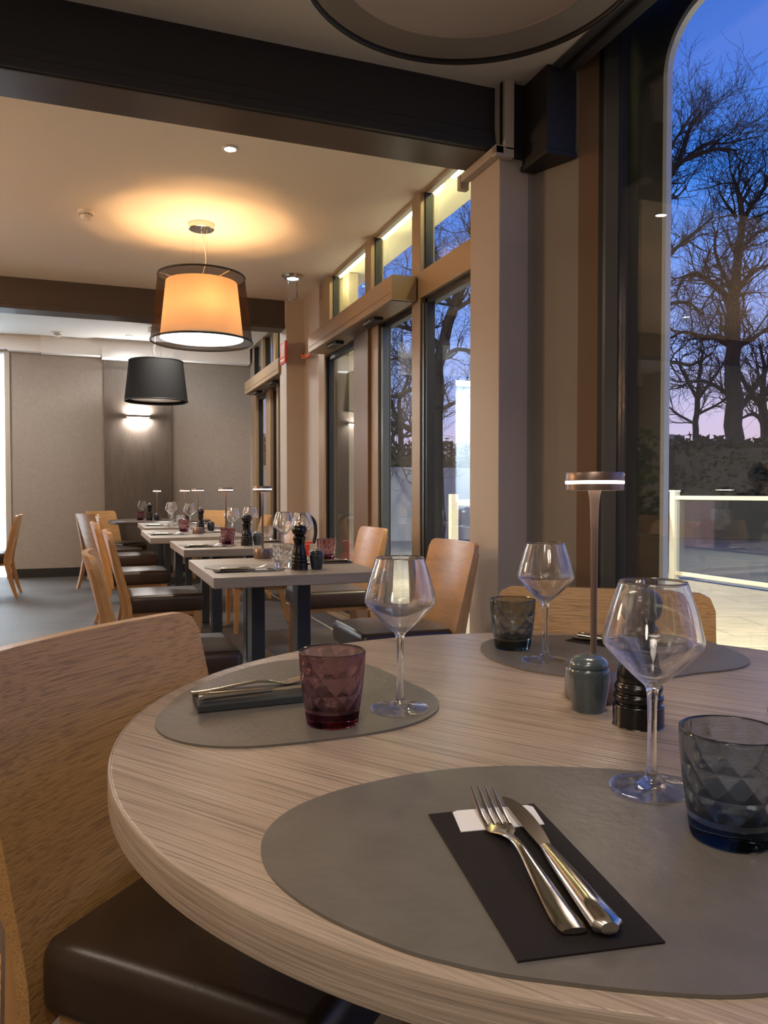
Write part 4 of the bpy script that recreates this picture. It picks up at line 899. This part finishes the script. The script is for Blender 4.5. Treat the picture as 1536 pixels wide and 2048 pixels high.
place_seg(fk0, (.3265, .4755), (.3735, .712), .7555, .206, 'steel fork lying on the foreground black napkin pouch', 'fork', True, 0)
place_seg(kn0, (.3475, .4625), (.4020, .706), .7555, .216, 'steel knife lying on the foreground black napkin pouch', 'knife', True)
# left mat setting
def wedge(corners, z, h, label, mat):
    t = thing('napkin_pouch', label, 'napkin', (corners[0][0], corners[0][1], z)); c0 = corners[0]
    ol_ = [(x-c0[0], y-c0[1]) for x, y in corners]; bm = bmesh.new(); prism(bm, ol_, 0, h, .002)
    obj('pouch_sleeve', bm, mat, t); return t
wedge([(.140, 1.160), (.335, 1.165), (.352, 1.248), (.142, 1.252)], NZ_, .012, 'dark slate folded napkin under cutlery on the left mat of the round table', M['napkin_grey'])
q = place_seg(fk0, (.137, 1.222), (.345, 1.245), .7665, .206, 'steel fork arching over the slate napkin on the left mat', 'fork', False, -.0)
place_seg(kn0, (.143, 1.178), (.352, 1.200), .7665, .216, 'steel knife on the slate napkin of the left mat', 'knife', False)
# far mat setting
pouch([(.968, 1.452), (1.045, 1.492), (1.155, 1.275), (1.07, 1.235)], NZ_, 'black napkin pouch on the far mat behind the table lamp', M['napkin'])
place_seg(fk0, (.995, 1.462), (1.08, 1.275), .7555, .206, 'steel fork on the far mat of the round table', 'fork', False)
place_seg(kn0, (1.015, 1.472), (1.10, 1.280), .7555, .216, 'steel knife on the far mat of the round table', 'knife', False)

# ---- settings of the square tables
ORD = {1: 'nearest square table', 2: 'second square table', 3: 'third square table', 4: 'fourth table', 5: 'far round table', 6: 'mirrored left table of the seated person', 7: 'mirrored empty left table'}
mt = bpy.data.objects['placemat']
def setting(n, cx_, cy_, side, forks=True):
    where = ('left' if side < 0 else 'right') + ' side of the ' + ORD[n]
    m_ = mt.copy(); C.objects.link(m_); m_.location = (cx_, cy_, .7503); m_.rotation_euler = (0, 0, 1.2 if side < 0 else 1.2+PI); m_.scale = (.74, .74, 1)
    tag(m_, 'grey pebble mat on the ' + where, 'placemat')
    a = -side
    x0 = cx_ - a*.16; y0 = cy_-.115
    t = thing('napkin_pouch', 'dark napkin pouch on the ' + where, 'napkin', (x0, y0, NZ_), 0 if side < 0 else PI)
    obj('pouch_sleeve', B(0, .25, -.045, .045, 0, .002) if side < 0 else B(0, .25, -.045, .045, 0, .002), M['napkin'], t)
    obj('white_napkin', B(.17, .22, -.03, .03, .002, .0028), M['paper'], t)
    if forks:
        place_seg(fk0, (x0+a*.02, y0+.012), (x0+a*.225, y0+.03), .7558, .206, 'steel fork on the ' + where, 'fork', False)
        place_seg(kn0, (x0+a*.02, y0-.016), (x0+a*.235, y0-.004), .7558, .216, 'steel knife on the ' + where, 'knife', False)
setting(1, .62, 3.36, -1); setting(1, .97, 3.60, 1)
setting(2, .66, 4.88, -1); setting(2, 1.0, 5.16, 1)
setting(3, .56, 6.35, -1); setting(3, .92, 6.60, 1)
setting(4, .62, 8.05, -1); setting(4, .95, 8.36, 1)
setting(6, -1.64, 5.12, -1); setting(6, -1.36, 5.42, 1)
def ml(x, y, lb): dup(m0, (x, y, TZ), 0, lb)
ml(.817, 3.225, 'largest looking black pepper mill of the square tables, on the nearest one')
ml(.881, 4.80, 'black pepper mill on the second square table'); ml(.823, 6.60, 'black pepper mill on the third square table'); ml(.60, 9.52, 'small looking black pepper mill on the far round table')
ml(.86, 7.95, 'black pepper mill on the fourth table behind the glasses')
sD = shaker('dark blue salt shaker beside the mill on the nearest square table', (.893, 3.228, TZ), M['ceramic_dark'])
dup(s0, (.955, 4.83, TZ), 0, 'blue grey salt shaker beside the mill on the second square table'); dup(sD, (.915, 6.64, TZ), 0, 'dark salt shaker beside the mill on the third square table'); dup(sD, (.68, 9.50, TZ), 0, 'dark salt shaker on the far round table')
tb(tP, 1.045, 3.60, 'purple tumbler at the back right of the nearest square table', .2)
tb(tP, .785, 4.93, 'purple tumbler on the left half of the second square table', .3)
tb(tC, 1.07, 5.12, 'clear tumbler behind the salt shaker on the second square table', .3)
tb(tP, .695, 6.66, 'purple tumbler on the left half of the third square table', .1)
tb(tC, .80, 7.9, 'clear tumbler on the fourth table', .1)
tb(tP, .50, 9.58, 'purple tumbler on the far round table', .4)
tb(tC, .86, 9.62, 'clear tumbler on the far round table', .4)
wg(.880, 3.79, 'left wine glass of the pair on the nearest square table'); wg(.950, 3.69, 'right wine glass of the pair on the nearest square table')
wg(.870, 5.29, 'left wine glass of the pair on the second square table'); wg(.985, 5.24, 'right wine glass of the pair on the second square table')
wg(.77, 6.90, 'nearest wine glass on the third square table'); wg(.68, 7.66, 'front wine glass on the fourth table'); wg(.74, 8.2, 'rear wine glass on the fourth table')
wg(.53, 9.70, 'wine glass on the far round table beside its mill')
wg(-1.53, 5.56, 'wine glass before the seated person, seen mirrored'); wg(-1.72, 5.36, 'wine glass opposite the seated person, seen mirrored')
wg(-1.40, 6.6, 'wine glass on the empty left table, seen mirrored')

# ================================================================== SEATED PERSON (mirrored in the near window)
def seated_person(loc, rotz):
    t = thing('person', 'seated person in dark jacket with short black hair, head bowed, mirrored in the window', 'person', loc, rotz)
    def skin_mesh(name, pts, edges, rad, mat, root=0, sub=2):
        me = bpy.data.meshes.new(name); me.from_pydata(pts, edges, []); o = bpy.data.objects.new(name, me); C.objects.link(o); o.parent = t; me.materials.append(mat)
        md_ = o.modifiers.new('skin', 'SKIN'); md_.use_smooth_shade = True
        for i, r in enumerate(rad):
            me.skin_vertices[0].data[i].radius = (r, r) if isinstance(r, float) else r
        me.skin_vertices[0].data[root].use_root = True
        s = o.modifiers.new('sub', 'SUBSURF'); s.levels = sub; s.render_levels = sub
        return o
    P = [(-.06, 0, .53), (-.05, 0, .66), (-.02, 0, .82), (.02, 0, .96), (.06, 0, 1.07), (.09, 0, 1.13),      # 0-5 spine to neck
         (.02, .17, 1.03), (.12, .22, .80), (.33, .16, .82), (.40, .14, .85),                                # 6-9 left arm
         (.02, -.17, 1.03), (.10, -.24, .80), (.30, -.14, .86), (.36, -.11, .93),                              # 10-13 right arm
         (-.02, .10, .52), (.38, .12, .50), (.36, .12, .10), (.46, .12, .05),                                  # 14-17 left leg
         (-.02, -.10, .52), (.38, -.12, .50), (.34, -.12, .10), (.44, -.12, .05)]
    E_ = [(0, 1), (1, 2), (2, 3), (3, 4), (4, 5), (3, 6), (6, 7), (7, 8), (8, 9), (3, 10), (10, 11), (11, 12), (12, 13), (0, 14), (14, 15), (15, 16), (16, 17), (0, 18), (18, 19), (19, 20), (20, 21)]
    R_ = [.13, .13, .14, .14, .08, .055, .07, .05, .04, .03, .07, .05, .04, .03, .09, .07, .045, .04, .09, .07, .045, .04]
    skin_mesh('clothed_body', P, E_, R_, M['shirt'])
    # head with face, bowed
    bm = bmesh.new(); bmesh.ops.create_uvsphere(bm, u_segments=32, v_segments=24, radius=1)
    for v in bm.verts:
        x, y, z = v.co; v.co = Vector((x*.095, y*.076, z*.118))
        if z < 0: v.co.x += .018*(-z)*(1 if x > -.3 else .2); v.co.y *= 1-.28*(-z)
        if x > .6: v.co.x -= .012*(x-.6)/.4
        if x > .8 and abs(y) < .28 and -.45 < z < .1: v.co.x += .03*(1-abs(y)/.28)*(1-abs(z+.25)/.4 if abs(z+.25) < .4 else 0)   # nose
        if x > .55 and .12 < abs(y) < .55 and -.02 < z < .28: v.co.x -= .008                                          # eye sockets
        if x > .6 and abs(y) < .3 and -.72 < z < -.55: v.co.x += .006
    hd = obj('head', bm, M['skin'], t, True); hd.location = (.13, 0, 1.24); hd.rotation_euler = (0, .35, 0)
    for s in (-1, 1): obj('ear', bx(bmesh.new(), -.012, .016, s*.073-.007, s*.073+.007, -.035, .03, .006), M['skin'], hd, True)
    bm = bmesh.new(); bmesh.ops.create_uvsphere(bm, u_segments=32, v_segments=24, radius=1)
    bmesh.ops.delete(bm, geom=[v for v in bm.verts if (v.co.z < .25 and v.co.x > .2) or v.co.z < -.45], context='VERTS')
    for v in bm.verts: v.co = Vector((v.co.x*.106-.004, v.co.y*.086, v.co.z*.130+.004))
    obj('hair', bm, M['hair'], hd, True)
    # hands with five fingers
    for (wx, wy, wz), s in (((.40, .14, .85), 1), ((.36, -.11, .93), -1)):
        pts = [(0, 0, 0), (.045, 0, 0)]; ed = [(0, 1)]; rd = [.026, (.036, .016)]
        for k in range(4):
            y = (-1.5+k)*.018; b_ = len(pts); ln = (.068, .078, .074, .058)[k]
            pts += [(.075, y, .002), (.075+ln*.45, y*1.05, -.004), (.075+ln*.85, y*1.05, -.022)]; ed += [(1, b_), (b_, b_+1), (b_+1, b_+2)]; rd += [.0095, .0085, .007]
        b_ = len(pts); pts += [(.03, s*-.03, -.008), (.06, s*-.048, -.018), (.085, s*-.05, -.028)]; ed += [(0, b_), (b_, b_+1), (b_+1, b_+2)]; rd += [.012, .010, .008]
        ho = skin_mesh('hand', [(wx+a, wy+b, wz+c) for a, b, c in pts], ed, rd, M['skin'], 0, 1)
    return t
seated_person((-.90, 5.30, -.02), PI)
# potted plant by the left row
t = thing('potted_plant', 'tall leafy potted plant, seen as a dark mirror image in the window', 'potted plant', (-1.40, 7.55, 0))
obj('planter', L([(0, 0), (.15, 0), (.2, .4), (.19, .41), (.17, .36), (0, .36)], 24), M['terracotta'], t, 'auto')
bm = bmesh.new(); tube(bm, [(0, 0, .3), (.02, .01, .9), (0, 0, 1.5)], .018, 8); obj('stem', bm, M['bark'], t)
bm = bmesh.new(); rnd = random.Random(4)
for k in range(420):
    a = rnd.random()*6.283; rr_ = rnd.random()**.6*.36; z = .75+rnd.random()*1.05; p = Vector((rr_*math.cos(a), rr_*math.sin(a), z)); l_ = .05+.04*rnd.random()
    q = Quaternion((rnd.random()-.5, rnd.random()-.5, rnd.random()-.5), rnd.random()*6)
    vs = [bm.verts.new(p + q @ Vector(v)*l_) for v in ((-1, 0, 0), (0, -.45, .1), (1, 0, 0), (0, .45, .1))]; bm.faces.new(vs)
obj('foliage', bm, plain('glossy_leaf', (.03, .07, .035), .35), t, smooth='keep')
